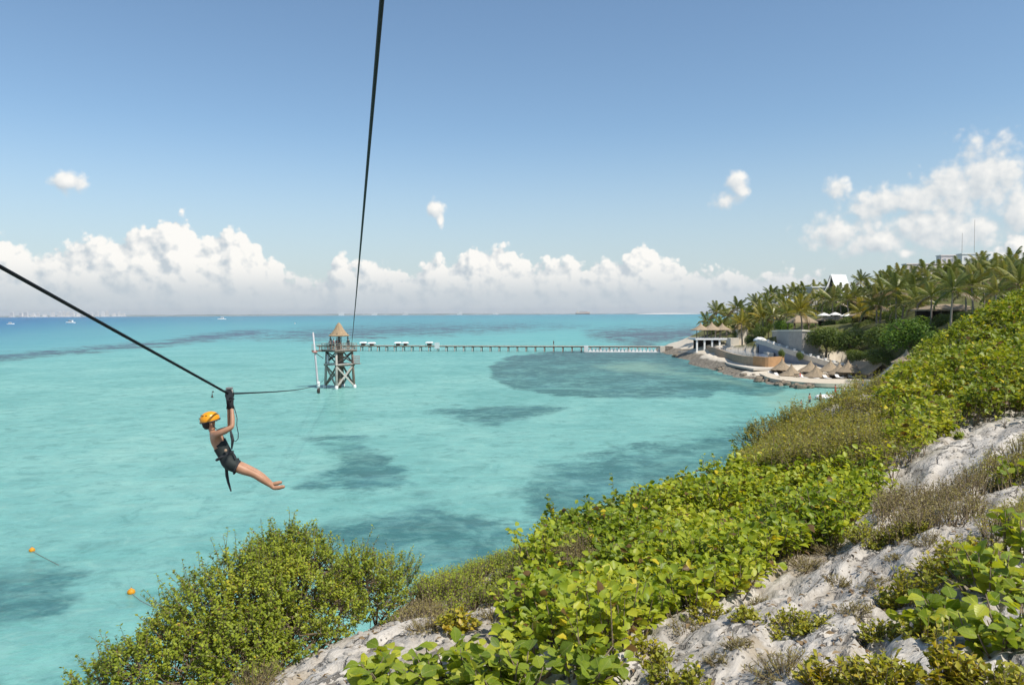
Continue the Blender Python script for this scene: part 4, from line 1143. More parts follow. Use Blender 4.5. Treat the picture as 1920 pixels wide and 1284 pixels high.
def standing_mesh(k):
    s = [0.0, 0.12, -0.1][k]; a = [0.0, 0.35, 0.9][k]
    J = [(0, 0, .95, (.15, .11)), (0, 0, 1.12, (.13, .10)), (0, 0, 1.32, (.16, .11)), (0, 0, 1.47, (.07, .07)), (0, -.01, 1.56, (.065, .07)), (0, -.02, 1.66, (.085, .10)), (0, -.01, 1.76, (.06, .07)),
         (.19, 0, 1.40, .055), (.26, -.05 * k, 1.14 + .05 * k, .045), (.27, -.12 - .2 * a, .92 + .35 * a, .035), (.27, -.16 - .25 * a, .83 + .42 * a, .03),
         (-.19, 0, 1.40, .055), (-.26, 0, 1.14, .045), (-.25, -.10, .92, .035), (-.25, -.12, .83, .03),
         (.09, 0, .86, .085), (.10, -s, .48, .06), (.10, -s * .5 + .03, .10, .042), (.11, -.14 - s * .5, .03, .04),
         (-.09, 0, .86, .085), (-.10, s, .48, .06), (-.10, s + .05, .10, .042), (-.11, s - .12, .03, .04)]
    E = [(0, 1), (1, 2), (2, 3), (3, 4), (4, 5), (5, 6), (2, 7), (7, 8), (8, 9), (9, 10), (2, 11), (11, 12), (12, 13), (13, 14), (0, 15), (15, 16), (16, 17), (17, 18), (0, 19), (19, 20), (20, 21), (21, 22)]
    return skin_mesh('person', J, E, 1)
STAND = [standing_mesh(k) for k in range(3)]

def shell(body, keep, off, name):
    """A garment: the body faces picked by keep(x, y, z), moved outwards."""
    n = len(body.vertices); co = np.empty(n * 3, np.float32); body.vertices.foreach_get('co', co); co = co.reshape(-1, 3)
    nr = np.empty(n * 3, np.float32); body.vertices.foreach_get('normal', nr); nr = nr.reshape(-1, 3)
    F = [tuple(p.vertices) for p in body.polygons]
    F = [f for f in F if keep(*co[list(f)].mean(0))]
    used = sorted({i for f in F for i in f}); mp = {j: i for i, j in enumerate(used)}
    me = bpy.data.meshes.new(name); me.from_pydata([tuple(co[i] + nr[i] * off) for i in used], [], [tuple(mp[i] for i in f) for f in F]); me.update()
    me.polygons.foreach_set('use_smooth', np.ones(len(me.polygons), dtype=bool))
    return me
TOPS = [shell(b, lambda x, y, z: 1.0 < z < 1.46 and abs(x) < 0.25, 0.014, 'shirt') for b in STAND]
LOWS = [shell(b, lambda x, y, z: 0.60 < z < 1.02 and abs(x) < 0.21, 0.014, 'shorts') for b in STAND]
HAIRS = [shell(b, lambda x, y, z: z > 1.62 and (y > -0.06 or z > 1.72) and abs(x) < 0.2, 0.012, 'hair') for b in STAND]
CLOTH = {k: simple('cloth_' + k, c, 0.9, 0.12, 8.0) for k, c in dict(red=(0.55, 0.05, 0.04), white=(0.72, 0.70, 0.68), black=(0.02, 0.02, 0.025), blue=(0.05, 0.10, 0.28), navy=(0.02, 0.03, 0.07), orange=(0.6, 0.2, 0.04), pink=(0.55, 0.25, 0.25), grey=(0.2, 0.2, 0.2)).items()}
def person(loc, rz, k, top, low, label, group=None):
    root = empty('person', loc, rz, label=label, cat='person', group=group)
    link('body', STAND[k], SKIN, root)
    if top:
        o = link('shirt', TOPS[k].copy() if False else TOPS[k], None, root); _slot(o, CLOTH[top])
    o = link('shorts', LOWS[k], None, root); _slot(o, CLOTH[low])
    o = link('hair', HAIRS[k], None, root); _slot(o, HAIR)
    return root
def _slot(o, mat):
    if len(o.data.materials) == 0: o.data.materials.append(mat)
    o.material_slots[0].link = 'OBJECT'; o.material_slots[0].material = mat
def person_at(px, py, d, rz, k, top, low, label, group=None, sink=0.0):
    p = P(px, py, d); return person((p[0], p[1], p[2] - sink), rz, k, top, low, label, group)

SG = 'people at the cove'
for (px, py, top, low, rz, k, lab, sink) in [
    (1518, 754, None, 'navy', 0.6, 0, 'person in dark swimwear standing in the water at the cove, farther from shore', 0.55),
    (1538, 753, None, 'black', 2.0, 1, 'person in dark swimwear standing in the water beside a white float', 0.55),
    (1566, 737, 'red', 'red', 1.2, 1, 'person in red bending at the water line of the cove', 0.45),
    (1583, 741, 'white', 'black', 0.3, 0, 'person in a white shirt at the water line of the cove', 0.40),
    (1605, 734, None, 'orange', 2.5, 2, 'person in orange shorts on the shore right of the white shirt', 0.0),
    (1618, 730, None, 'blue', 4.0, 0, 'person in blue shorts on the shore at the end of the cove', 0.0),
    (1502, 757, None, 'black', 1.0, 0, 'swimmer up to the chest in the cove', 1.2)]:
    q = W(px, py, 0.05 if sink == 0 else 0.0)
    person((q[0], q[1], -sink), rz, k, top, low, lab, SG)
person_at(1500, 716, 132, 1.0, 0, 'red', 'white', 'person in a red top under the front row of beach parasols', SG)
# white float pulled up at the cove
def build_float():
    q = W(1548, 748)
    root = empty('inflatable_float', (q[0], q[1], 0.0), 0.4, label='white rounded float at the water line of the cove', cat='float')
    mb = MB(); mb.lathe((0, 0, 0.02), [(0.9, 0.0), (1.15, 0.15), (1.15, 0.38), (0.9, 0.55), (0.6, 0.50), (0.5, 0.3)], 18, 0, None, 1.5, 0.9); mb.build('tube', WHITE, root, True)
    MB().tube([(-1.5, 0, 0.3), (-1.9, 0, 0.4), (-1.6, 0.2, 0.4)], 0.03, 5).build('rope', DARKW, root)
build_float()

# sun loungers on the sand
def build_loungers():
    first = None
    for i, (px, py, d, rz) in enumerate([(1450, 704, 141, 0.3), (1462, 707, 138, 0.3), (1478, 703, 140, 0.5), (1508, 711, 133, 0.2), (1530, 712, 132, 0.2), (1552, 712, 131, 0.1), (1575, 711, 131, 0.1), (1598, 710, 131, 0.0), (1430, 694, 150, 0.4), (1442, 692, 151, 0.4)]):
        p = P(px, py, d)
        if first is None:
            root = empty('sun_lounger', p, rz); first = root
            MB().box((0, 0, 0.32), (0.65, 1.5, 0.08)).build('seat', FABRIC, root)
            mb = MB().beam((0, 0.72, 0.33), (0, 1.25, 0.72), 0.65, 0.07); mb.build('backrest', FABRIC, root)
            for sx in (-1, 1):
                for y in (-0.65, 0.65): MB().box((sx * 0.26, y, 0.14), (0.06, 0.06, 0.28)).build('leg', WOOD, root)
        else: root = copy_tree(first); root.location = p; root.rotation_euler = (0, 0, rz)
        tag(root, ORD[[2, 3, 4, 5, 6, 7, 8, 9, 0, 1][i]] + ' white sun lounger from the left among the beach parasols', 'lounger', 'sun loungers on the beach')
build_loungers()

# wooden tables with benches in the shade of the parasols
def build_tables():
    first = None
    for i, (px, py, d) in enumerate([(1418, 697, 152), (1456, 700, 143), (1490, 709, 135), (1515, 706, 138), (1542, 708, 135), (1566, 709, 134), (1586, 707, 134), (1610, 706, 133)]):
        p = P(px, py, d)
        if first is None:
            root = empty('beach_table', p); first = root
            MB().box((0, 0, 0.76), (1.7, 0.9, 0.07), bev=0.01).build('table_top', DARKW, root)
            for sy in (-1, 1):
                MB().box((0, sy * 0.85, 0.45), (1.7, 0.3, 0.06), bev=0.01).build('bench', WOOD, root)
                for sx in (-1, 1): MB().beam((sx * 0.65, sy * 0.95, 0.0), (sx * 0.65, sy * 0.2, 0.74), 0.08, 0.08).build('leg', DARKW, root)
        else: root = copy_tree(first); root.location = p
        root.rotation_euler = (0, 0, i * 0.9)
        tag(root, ORD[i] + ' dark wooden table from the left in the shade of the beach parasols', 'table', 'tables on the beach')
build_tables()

# long thatched hut roof at the right end of the beach
def build_beach_hut():
    a = P(1604, 690, 139); b = P(1655, 700, 128)
    root = empty('beach_hut', (a[0] + 2, a[1], 1.0), label='long low brown thatched hut roof sloping down to the right of the beach', cat='hut')
    inv = Matrix.Translation(-Vector((a[0] + 2, a[1], 1.0)))
    t = unit(np.r_[b[:2] - a[:2], 0]); n = np.array([-t[1], t[0], 0])
    if n[1] > 0: n = -n
    L = np.linalg.norm(b[:2] - a[:2]); z0 = a[2] + 0.4; z1 = b[2] + 1.0
    V = []
    for s, z in ((0, z0), (L, z1)):
        for off, dz in ((-2.2, -1.0), (0, 0.9), (2.4, -1.0)): V.append(np.r_[a[:2], 0] + t * s + n * off + np.array([0, 0, z + dz]))
    V += [v - np.array([0, 0, 0.3]) for v in V]
    F = [(0, 1, 4, 3), (1, 2, 5, 4), (6, 9, 10, 7), (7, 10, 11, 8), (0, 3, 9, 6), (2, 8, 11, 5), (0, 6, 7, 1), (1, 7, 8, 2), (3, 4, 10, 9), (4, 5, 11, 10)]
    mb = MB().add(V, F); os_ = [mb.build('roof', THATCH, root)]
    for k in range(5):
        for off in (-1.9, 2.1):
            q = a[:2] + t[:2] * L * (k + 0.3) / 5 + n[:2] * off
            zt = z0 + (z1 - z0) * (k + 0.3) / 5 - 0.9
            os_.append(MB().tube([(q[0], q[1], 0.3), (q[0], q[1], zt)], 0.09, 6).build('post', WOOD, root, True))
    mb = MB(); wall_line([a[:2] - n[:2] * 1.7, b[:2] - n[:2] * 1.7], 0.5, [z0 - 0.9, z1 - 0.9], 0.25, mb); os_.append(mb.build('back_wall', TAN, root))
    for o in os_: o.matrix_parent_inverse = inv
build_beach_hut()
mb = MB(); p0, p1, p2 = W(1585, 716, 0.9), W(1620, 717, 0.9), W(1660, 719, 0.9)
wall_line([p0[:2], p1[:2], p2[:2], P(1662, 705, 128)[:2]], 0.0, 1.25, 0.5, mb); mb.build('beach_wall', CREAM, label='low cream wall closing off the sand at the right end of the beach', cat='wall')

# terrace house at the foot of the pier
def build_terrace_house():
    b = P(1335, 655, 203); b[2] = 1.4
    root = empty('terrace_house', b, label='open pavilion with white slab and columns under thatch where the pier lands', cat='pavilion')
    inv = Matrix.Translation(-Vector(b)); os_ = []
    x0 = P(1304, 640, 200)[0]; x1 = P(1368, 640, 200)[0]; y0 = 200.0; y1 = 208.0
    zs = P(1320, 636, 200)[2]
    os_.append(MB().box(((x0 + x1) / 2, (y0 + y1) / 2, zs), (x1 - x0, y1 - y0, 0.45), bev=0.05).build('slab', WHITE, root))
    os_.append(MB().box(((x0 + x1) / 2 + 0.5, y1 - 0.6, (zs + 1.2) / 2), (x1 - x0 - 1.5, 0.3, zs - 1.2 - 0.5)).build('back_wall', DARKW, root))
    for k in range(5):
        x = x0 + 0.5 + (x1 - x0 - 1) * k / 4
        os_.append(MB().box((x, y0 + 0.5, (zs + 0.8) / 2), (0.42, 0.42, zs - 0.8 - 0.46)).build('column', WHITE, root))
        os_.append(MB().tube([(x, y0 + 0.7, zs + 0.2), (x, y0 + 0.7, zs + 2.6)], 0.10, 6).build('post', WOOD, root, True))
    for k in range(12):
        x = x0 + 0.3 + (x1 - x0 - 0.6) * k / 11
        os_.append(MB().tube([(x, y0 + 0.25, zs + 0.2), (x, y0 + 0.25, zs + 1.15)], 0.035, 5).build('baluster', DARKW, root))
    os_.append(MB().beam((x0 + 0.2, y0 + 0.25, zs + 1.15), (x1 - 0.2, y0 + 0.25, zs + 1.15), 0.08, 0.08).build('rail', DARKW, root))
    for k, (f, r, h) in enumerate(((0.22, 2.6, 1.9), (0.55, 2.8, 2.1), (0.86, 2.4, 1.8))):
        o = link('thatch_roof', thatch_roof(r, h).mesh('thatch_roof'), THATCH, root); o.location = (x0 + (x1 - x0) * f, (y0 + y1) / 2 - 1.5, zs + 2.4); os_.append(o)
    for o in os_: o.matrix_parent_inverse = inv
    # cream building stepping up behind it
    b = P(1387, 648, 196); b[2] = 2.4
    root = empty('stepped_house', b, label='cream stepped wall with a small thatched lean-to beside the pavilion', cat='building')
    inv = Matrix.Translation(-Vector(b)); os_ = []
    for (pa, pb, yt, yb, d) in ((1370, 1386, 634, 652, 196), (1384, 1402, 618, 650, 198)):
        A = P(pa, yt, d); B = P(pb, yb, d)
        os_.append(MB().box(((A[0] + B[0]) / 2, d + 1.5 + (0.02 if pa > 1380 else 0), (A[2] + 1.5) / 2), (B[0] - A[0], 3.0, A[2] - 1.5), bev=0.05).build('wall', CREAM, root))
    A = P(1384, 618, 198); B = P(1404, 608, 198)
    os_.append(MB().add([(A[0] - .3, 196.5, A[2]), (B[0] + .3, 196.5, B[2]), (B[0] + .3, 200, B[2] + .5), (A[0] - .3, 200, A[2] + .5), (A[0] - .3, 196.5, A[2] + .35), (B[0] + .3, 196.5, B[2] + .35), (B[0] + .3, 200, B[2] + .85), (A[0] - .3, 200, A[2] + .85)],
                        [(0, 3, 2, 1), (4, 5, 6, 7), (0, 1, 5, 4), (1, 2, 6, 5), (2, 3, 7, 6), (3, 0, 4, 7)]).build('thatch_roof', THATCH2, root))
    for o in os_: o.matrix_parent_inverse = inv
build_terrace_house()

# curved retaining wall and the white staircase in front of it
mb = MB(); wp = [P(1450, 660, 174)[:2], P(1462, 660, 168)[:2], P(1482, 660, 157)[:2], P(1505, 660, 153)[:2], P(1532, 660, 153)[:2], P(1548, 660, 160)[:2]]
wt_ = [P(1450, 622, 174)[2], P(1462, 621, 168)[2], P(1482, 621, 157)[2], P(1505, 621, 153)[2], P(1532, 623, 153)[2], P(1548, 626, 160)[2]]
wall_line(wp, 2.0, wt_, 0.6, mb); mb.build('retaining_wall', GREYW, label='tall curved grey retaining wall above the staircase', cat='wall')
mb = MB(); wall_line([q + np.array([0.02, -0.05]) for q in wp], np.array(wt_) + 0.003, np.array(wt_) + 0.3, 0.9, mb); mb.build('wall_coping', CREAM, label='cream coping along the top of the curved retaining wall', cat='coping')
def build_stairs():
    pix = [(1421, 635, 172), (1440, 640, 166), (1462, 648, 160), (1490, 657, 154), (1520, 667, 149), (1548, 675, 146), (1580, 684, 143)]
    pts = [P(*q) for q in pix]; b = pts[-1].copy(); b[2] -= 1.2
    root = empty('staircase', b, label='long white-walled staircase curving down to the beach', cat='staircase')
    inv = Matrix.Translation(-Vector(b)); os_ = []
    fine = [np.array([np.interp(t, range(len(pts)), [p[k] for p in pts]) for k in range(3)]) for t in np.linspace(0, len(pts) - 1, 37)]
    for side, off in (('front', 0.0), ('back', 2.4)):
        mb = MB(); q = [p[:2] + np.array([0.45, 0.9]) * off for p in fine]; zt = np.array([p[2] for p in fine])
        wall_line(q, zt - 1.0, zt, 0.85, mb); os_.append(mb.build('parapet', CREAM, root))
        if off == 0:
            mb = MB(); wall_line([p + np.array([0.05, 0.1]) for p in q], 1.5, zt - 1.02, 0.7, mb); os_.append(mb.build('side_wall', simple('shaded_side_wall', (0.30, 0.31, 0.34), 0.9, 0.2, 1.0), root))  # the shade on this side is put into the wall's blue-grey colour
    for i in range(0, 36):
        p = (fine[i] + fine[i + 1]) / 2
        os_.append(MB().box((p[0] + 0.6, p[1] + 1.1, p[2] - 1.05), (1.1, 2.0, 0.5), 0.4).build('step', CREAM, root))
    for i in range(0, 37, 3):
        p = fine[i]; os_.append(MB().box((p[0], p[1] - 0.02, p[2] + 0.15), (0.4, 0.4, 0.5), bev=0.03).build('pier_post', WHITE, root))
    # arched doorway under the top landing, its inner shade built as a dark solid
    a = P(1427, 652, 171)
    mb = MB()
    prof = [(-0.9, 0), (-0.9, 1.5), (-0.6, 2.1), (0, 2.4), (0.6, 2.1), (0.9, 1.5), (0.9, 0)]
    mb.add([(a[0] + x, a[1] - 0.35, a[2] - 1.2 + z) for x, z in prof] + [(a[0] + x, a[1] + 0.6, a[2] - 1.2 + z) for x, z in prof], [tuple(range(7)), tuple(range(13, 6, -1))] + [(i, i + 7, (i + 1) % 7 + 7, (i + 1) % 7) for i in range(7)])
    os_.append(mb.build('doorway', DKFILL, root))
    c = P(1425, 636, 171); os_.append(MB().lathe((c[0] + 0.3, c[1] + 1.0, c[2] - 0.4), [(1.5, 0), (1.3, 0.4), (0.8, 0.7), (0.2, 0.85)], 14).build('dome', WHITE, root, True))
    for o in os_: o.matrix_parent_inverse = inv
build_stairs()

# gazebo, white parasols, restaurant and houses on the hill
def hut(px0, px1, py_eave, py_top, py_base, d, depth, label, name='thatched_gazebo', cat='gazebo', mat=THATCH, posts=3, walls=False):
    A = P(px0, py_eave, d); B = P(px1, py_eave, d); zt = P(px0, py_top, d)[2]; zb = P(px0, py_base, d)[2]
    w = B[0] - A[0]; c = np.array([(A[0] + B[0]) / 2, d + depth / 2, zb])
    root = empty(name, c, label=label, cat=cat)
    h1 = A[2] - zb; h2 = zt - zb
    V = [(-w / 2, -depth / 2, h1), (w / 2, -depth / 2, h1), (w / 2, depth / 2, h1), (-w / 2, depth / 2, h1), (-w * .2, 0, h2), (w * .2, 0, h2)]
    V += [(x, y, z - 0.25) for x, y, z in V[:4]]
    MB().add(V, [(0, 1, 5, 4), (1, 2, 5), (2, 3, 4, 5), (3, 0, 4), (0, 6, 7, 1), (1, 7, 8, 2), (2, 8, 9, 3), (3, 9, 6, 0), (6, 9, 8, 7)]).build('thatch_roof', mat, root)
    for k in range(posts):
        for y in (-1, 1):
            MB().tube([((k / (posts - 1) - .5) * w * .86, y * depth * .42, -0.4), ((k / (posts - 1) - .5) * w * .86, y * depth * .42, h1 - 0.1)], 0.11, 6).build('post', WOOD, root, True)
    MB().beam((-w * .43, -depth * .42, 0.95), (w * .43, -depth * .42, 0.95), 0.08, 0.08).build('rail', WOOD, root)
    if walls: MB().box((0, depth * 0.3, h1 * 0.45), (w * 0.9, 0.2, h1 * 0.9)).build('back_wall', DARKW, root)
    return root
hut(1487, 1534, 604, 592, 620, 166, 4.5, 'thatched gazebo on top of the curved retaining wall', posts=4)
hut(1608, 1668, 592, 584, 606, 165, 6.0, 'long dark thatched restaurant roof behind the palm trunks', 'restaurant_hut', 'hut', THATCH, 6, True)
hut(1545, 1600, 600, 594, 614, 178, 5.0, 'low thatched roof under the white parasols', 'restaurant_hut', 'hut', THATCH, 5, True)
hut(1742, 1850, 580, 570, 606, 128, 6.0, 'shady open hut between the palm trunks on the right', 'open_hut', 'hut', THATCH, 6, True)
for k, (px, py, d) in enumerate([(1545, 588, 172), (1566, 587, 174), (1588, 589, 171)]):
    p = P(px, py, d); root = empty('white_parasol', (p[0], p[1], p[2] - 2.4), label=['leftmost of the three white parasols above the dark green tree', 'middle one of the three white parasols above the dark green tree', 'rightmost of the three white parasols above the dark green tree'][k], cat='parasol', group='white parasols on the terrace')
    MB().lathe((0, 0, 2.0), [(1.45, -0.15), (1.5, 0.0), (0.8, 0.35), (0.06, 0.6)], 8).build('canopy', FABRIC, root); MB().tube([(0, 0, -1.0), (0, 0, 2.5)], 0.04, 6).build('pole', WOOD, root)

def build_white_roof_house():
    d = 230; A = P(1545, 545, d); ap = P(1558, 514, d); B = P(1572, 545, d); L = P(1600, 515, d)[0] - ap[0]
    b = np.array([(A[0] + B[0]) / 2 + 2, d + 3, 14.0])
    root = empty('white_roof_house', b, label='house with a steep swept white roof and shaded dark gable above the palms', cat='house')
    inv = Matrix.Translation(-Vector(b)); os_ = []
    w = (B[0] - A[0]) / 2; xc = ap[0]; prof = []
    for t in np.linspace(-1, 1, 13):
        prof.append((xc + t * w * 1.25, A[2] - 1.2 + (ap[2] - A[2] + 1.2) * (1 - abs(t)) ** 1.45))
    V = []; F = []; n = len(prof); dirv = np.array([L, L * 0.75])
    for s in (0, 1):
        for x, z in prof: V.append((x + dirv[0] * s, d + dirv[1] * s, z))
        for x, z in prof: V.append((x + dirv[0] * s, d + dirv[1] * s, z - 0.25))
    for i in range(n - 1):
        F += [(i, 2 * n + i, 2 * n + i + 1, i + 1), (n + i, n + i + 1, 3 * n + i + 1, 3 * n + i), (i, i + 1, n + i + 1, n + i), (2 * n + i, 3 * n + i, 3 * n + i + 1, 2 * n + i + 1)]
    os_.append(MB().add(V, F).build('roof', simple('white_roof', (0.82, 0.82, 0.82), 0.6, 0.04, 1.0), root))
    G = [(x, d + 0.5, z - 0.3) for x, z in prof] + [(prof[-1][0], d + 0.5, 12.0), (prof[0][0], d + 0.5, 12.0)]
    G2 = [(x, y + 0.3, z) for x, y, z in G]
    m = len(G); os_.append(MB().add(G + G2, [tuple(range(m)), tuple(range(2 * m - 1, m - 1, -1))] + [(i, m + i, m + (i + 1) % m, (i + 1) % m) for i in range(m)]).build('gable_wall', DARKW, root))  # dark colour carries the shade of the gable side
    a = P(1530, 537, d); os_.append(MB().box((a[0] + 1.2, d + 3, a[2] - 0.2), (4.5, 5, 0.4), bev=0.05).build('side_roof', WHITE, root))
    os_.append(MB().box((a[0] + 1.2, d + 3, a[2] - 3.4), (4.0, 4.5, 6.0)).build('side_wall', CREAM, root))
    for o in os_: o.matrix_parent_inverse = inv
build_white_roof_house()

def block(px0, px1, pyt, d, depth, label, mat, floors=2, wins=4):
    A = P(px0, pyt, d); B = P(px1, pyt, d); w = B[0] - A[0]; zb = A[2] - 12
    root = empty('hotel_block', ((A[0] + B[0]) / 2, d + depth / 2, zb), label=label, cat='building', group='hotel blocks on the hilltop')
    h = A[2] - zb
    MB().box((0, 0, h / 2 - 0.25), (w, depth, h - 0.5)).build('wall', mat, root)
    MB().box((0, 0, h - 0.23), (w + 0.5, depth + 0.5, 0.46), bev=0.04).build('parapet', mat, root)
    for f in range(floors):
        for k in range(wins):
            fr = MB().box(((k + 0.5) / wins * w - w / 2, -depth / 2 - 0.02, h - 2.2 - f * 3.0), (w / wins * 0.45, 0.08, 1.5)).build('window', WHITE, root)
            MB().box(((k + 0.5) / wins * w - w / 2, -depth / 2 - 0.05, h - 2.2 - f * 3.0), (w / wins * 0.38, 0.08, 1.25)).build('pane', simple('pale_blinds', (0.34, 0.34, 0.36), 0.5, 0.1, 1.0), fr)
    return root
block(1700, 1772, 494, 330, 4, 'low pale pink hotel block, left end of the hilltop buildings', PINK)
block(1765, 1804, 478, 335, 4, 'taller pale pink hotel block below the mast', PINK, 2, 3)
block(1804, 1858, 475, 320, 4, 'white hotel block right of the pink ones', WHITE, 2, 4)
block(1905, 1960, 486, 300, 12, 'white house behind the palms at the right edge', WHITE, 2, 3)
for k, (px, y0, y1, d, lab) in enumerate([(1803, 437, 478, 345, 'shorter thin radio mast above the hotel blocks'), (1826, 412, 475, 345, 'taller thin radio mast above the hotel blocks')]):
    a = P(px, y1 + 40, d); b = P(px, y0, d); root = empty('radio_mast', a, label=lab, cat='mast', group='radio masts')
    h = b[2] - a[2]; mb = MB(); mb.tube([(0, 0, 0), (0, 0, h)], [0.11, 0.07], 5); mb.build('pole', GREYWOOD, root)
    mb = MB()
    for j in range(5): mb.box((0, 0, h * (0.5 + 0.1 * j)), (0.5 - 0.06 * j, 0.05, 0.05))
    mb.build('crossbars', GREYWOOD, root)

# ------------------------------------------------------------------ palms
def palm_materials():
    for nm, st in (('palm_frond', [(0.0, (0.092, 0.120, 0.024)), (0.4, (0.165, 0.195, 0.034)), (0.75, (0.265, 0.265, 0.052)), (1.0, (0.38, 0.30, 0.12))]),
                   ('dry_frond', [(0.0, (0.20, 0.14, 0.07)), (1.0, (0.36, 0.26, 0.14))]),
                   ('sunlit_frond', [(0.0, (0.20, 0.19, 0.022)), (0.5, (0.34, 0.30, 0.034)), (1.0, (0.46, 0.34, 0.06))])):  # sunlight on some palms is put into this yellower frond colour
        m, N, out = new_mat(nm)
        rnd = N.n('ShaderNodeObjectInfo').outputs['Random']
        isl = N.n('ShaderNodeNewGeometry').outputs['Random Per Island']
        col = N.ramp(N.math('ADD', N.math('MULTIPLY', rnd, 0.75), N.math('MULTIPLY', isl, 0.25)), st)
        b = N.n('ShaderNodeBsdfPrincipled', ins={'Base Color': col, 'Roughness': 0.4, 'Specular IOR Level': 0.5})
        t = N.n('ShaderNodeBsdfTranslucent', ins={0: N.mix(1.0, col, (1.2, 1.1, 0.4), 'MULTIPLY')})
        N.link(N.n('ShaderNodeMixShader', ins={0: 0.3, 1: b.outputs[0], 2: t.outputs[0]}).outputs[0], out.inputs[0])
        MATS[nm] = m
palm_materials()
def frond_mesh(k, mat, L=3.7):
    """Pinnate frond along +Y: an arching rachis with hanging leaflets on both sides."""
    arch = [0.55, 0.85, 1.25, 0.7][k]; R = random.Random(k + 5)
    def rach(t):
        a = 0.25 - arch * t * 1.25
        return None
    ys = [0.0]; zs = [0.0]; ang = 0.35; n = 16; step = L / n; P_ = [np.zeros(3)]
    for i in range(n):
        ang -= arch / n * (0.5 + 1.2 * i / n)
        P_.append(P_[-1] + np.array([0, math.cos(ang), math.sin(ang)]) * step)
    P_ = np.array(P_); mb = MB()
    mb.tube(P_, np.linspace(0.045, 0.012, n + 1), 4)
    m = 26
    for i in range(m):
        t = 0.16 + 0.84 * i / (m - 1); s = t * n; j = min(int(s), n - 1); p = P_[j] + (P_[j + 1] - P_[j]) * (s - j)
        ll = (0.30 + 0.75 * math.sin(math.pi * min(t * 0.92 + 0.08, 1)) ** 0.8) * R.uniform(0.85, 1.1)
        for sx in (-1, 1):
            d = unit(np.array([sx * 0.9, 0.55 + 0.4 * t, -0.25 - 0.25 * R.random()])); w = 0.048
            mid = p + d * ll * 0.55 + np.array([0, 0, 0.02]); tip = p + d * ll + np.array([0, 0, -0.28 * ll])
            f = np.array([0, w, 0.02])
            mb.add([p - f, p + f, mid + f * 0.9, mid - f * 0.9, tip], [(0, 1, 2, 3), (3, 2, 4)])
    me = mb.mesh('frond'); me.materials.append(mat); return me
FRONDS = {g: [frond_mesh(k, MATS[g]) for k in range(4)] for g in ('palm_frond', 'sunlit_frond', 'dry_frond')}
PALM_BARK = simple('palm_bark', (0.27, 0.23, 0.19), 0.95, 0.3, 3.0, 0.2, 0.8, 0.04, (1, 1, 4))
def trunk_mesh(k):
    c = [0.5, -0.4, 0.15][k]; pts = []; rad = []
    for i in range(9):
        t = i / 8; pts.append((c * math.sin(t * 1.6) * t * 0.16 * 6, 0.25 * t * t * (k - 1), t * 6.0)); rad.append(0.20 - 0.09 * t + (0.07 if i == 0 else 0))
    return MB().tube(pts, rad, 8).mesh('trunk', True), np.array(pts[-1])
TRUNKS = [trunk_mesh(k) for k in range(3)]
def palm(px, py, d, label, group, sunlit=False, scale=1.0, nf=17):
    p = P(px, py, d); zg = float(land(np.array([p[0]]), np.array([p[1]]))[0])
    k = int(rng.integers(3)); me, top = TRUNKS[k]
    h = max(p[2] - zg, 2.5) + 0.3
    root = empty('coconut_palm', (p[0], p[1], p[2] - h + 0.0), label=label, cat='palm', group=group)
    t = link('trunk', me, PALM_BARK, root); t.scale = (1, 1, h / 6.0)
    a0 = rng.uniform(0, 6.28); t.rotation_euler = (0, 0, a0)
    tp = np.array([math.cos(a0) * top[0] - math.sin(a0) * top[1], math.sin(a0) * top[0] + math.cos(a0) * top[1], h])
    fs = FRONDS['sunlit_frond' if sunlit else 'palm_frond']
    for i in range(nf):
        u = i / (nf - 1)
        pitch = math.radians(62 - 95 * u + rng.uniform(-9, 9)); yaw = i * 2.39996 + rng.uniform(-0.25, 0.25)
        fs_ = FRONDS['dry_frond'] if (u > 0.86 and rng.random() < 0.7) else fs
        o = bpy.data.objects.new('frond', fs_[min(int(u * 3.2 + rng.random() * 0.8), 3) if u < 0.98 else 2]); COL.objects.link(o); o.parent = root
        o.location = tp; s = scale * rng.uniform(0.85, 1.1); o.scale = (s, s, s)
        o.rotation_euler = (pitch, rng.uniform(-0.2, 0.2), yaw)
    mb = MB()
    for i in range(5):
        a = i * 1.26; mb.lathe((tp[0] + math.cos(a) * 0.2, tp[1] + math.sin(a) * 0.2, tp[2] - 0.38), [(0.03, 0), (0.13, 0.1), (0.13, 0.2), (0.02, 0.32)], 6)
    mb.build('coconuts', simple('coconut_husk', (0.22, 0.17, 0.05), 0.8, 0.3, 6.0), root)

PA = [(1326, 604, 226), (1341, 586, 215), (1362, 594, 222), (1380, 578, 215), (1398, 588, 222), (1350, 612, 206), (1402, 612, 190), (1411, 596, 207)]
PB = [(1416, 570, 240), (1470, 572, 215), (1500, 560, 222), (1530, 562, 218), (1552, 545, 240), (1425, 583, 206), (1437, 572, 212), (1445, 552, 236), (1461, 562, 226), (1476, 553, 238), (1491, 549, 242), (1507, 546, 242), (1472, 588, 176), (1454, 592, 182), (1524, 545, 236), (1540, 558, 202), (1562, 562, 192), (1577, 552, 204)]
PC = [(1622, 560, 190), (1665, 556, 172), (1690, 520, 200), (1712, 524, 190), (1592, 562, 176), (1612, 528, 200), (1604, 556, 178), (1632, 548, 186), (1651, 548, 152), (1644, 572, 152), (1669, 526, 170), (1681, 545, 142), (1655, 530, 182), (1701, 536, 162), (1720, 548, 152), (1740, 534, 162), (1746, 556, 127)]
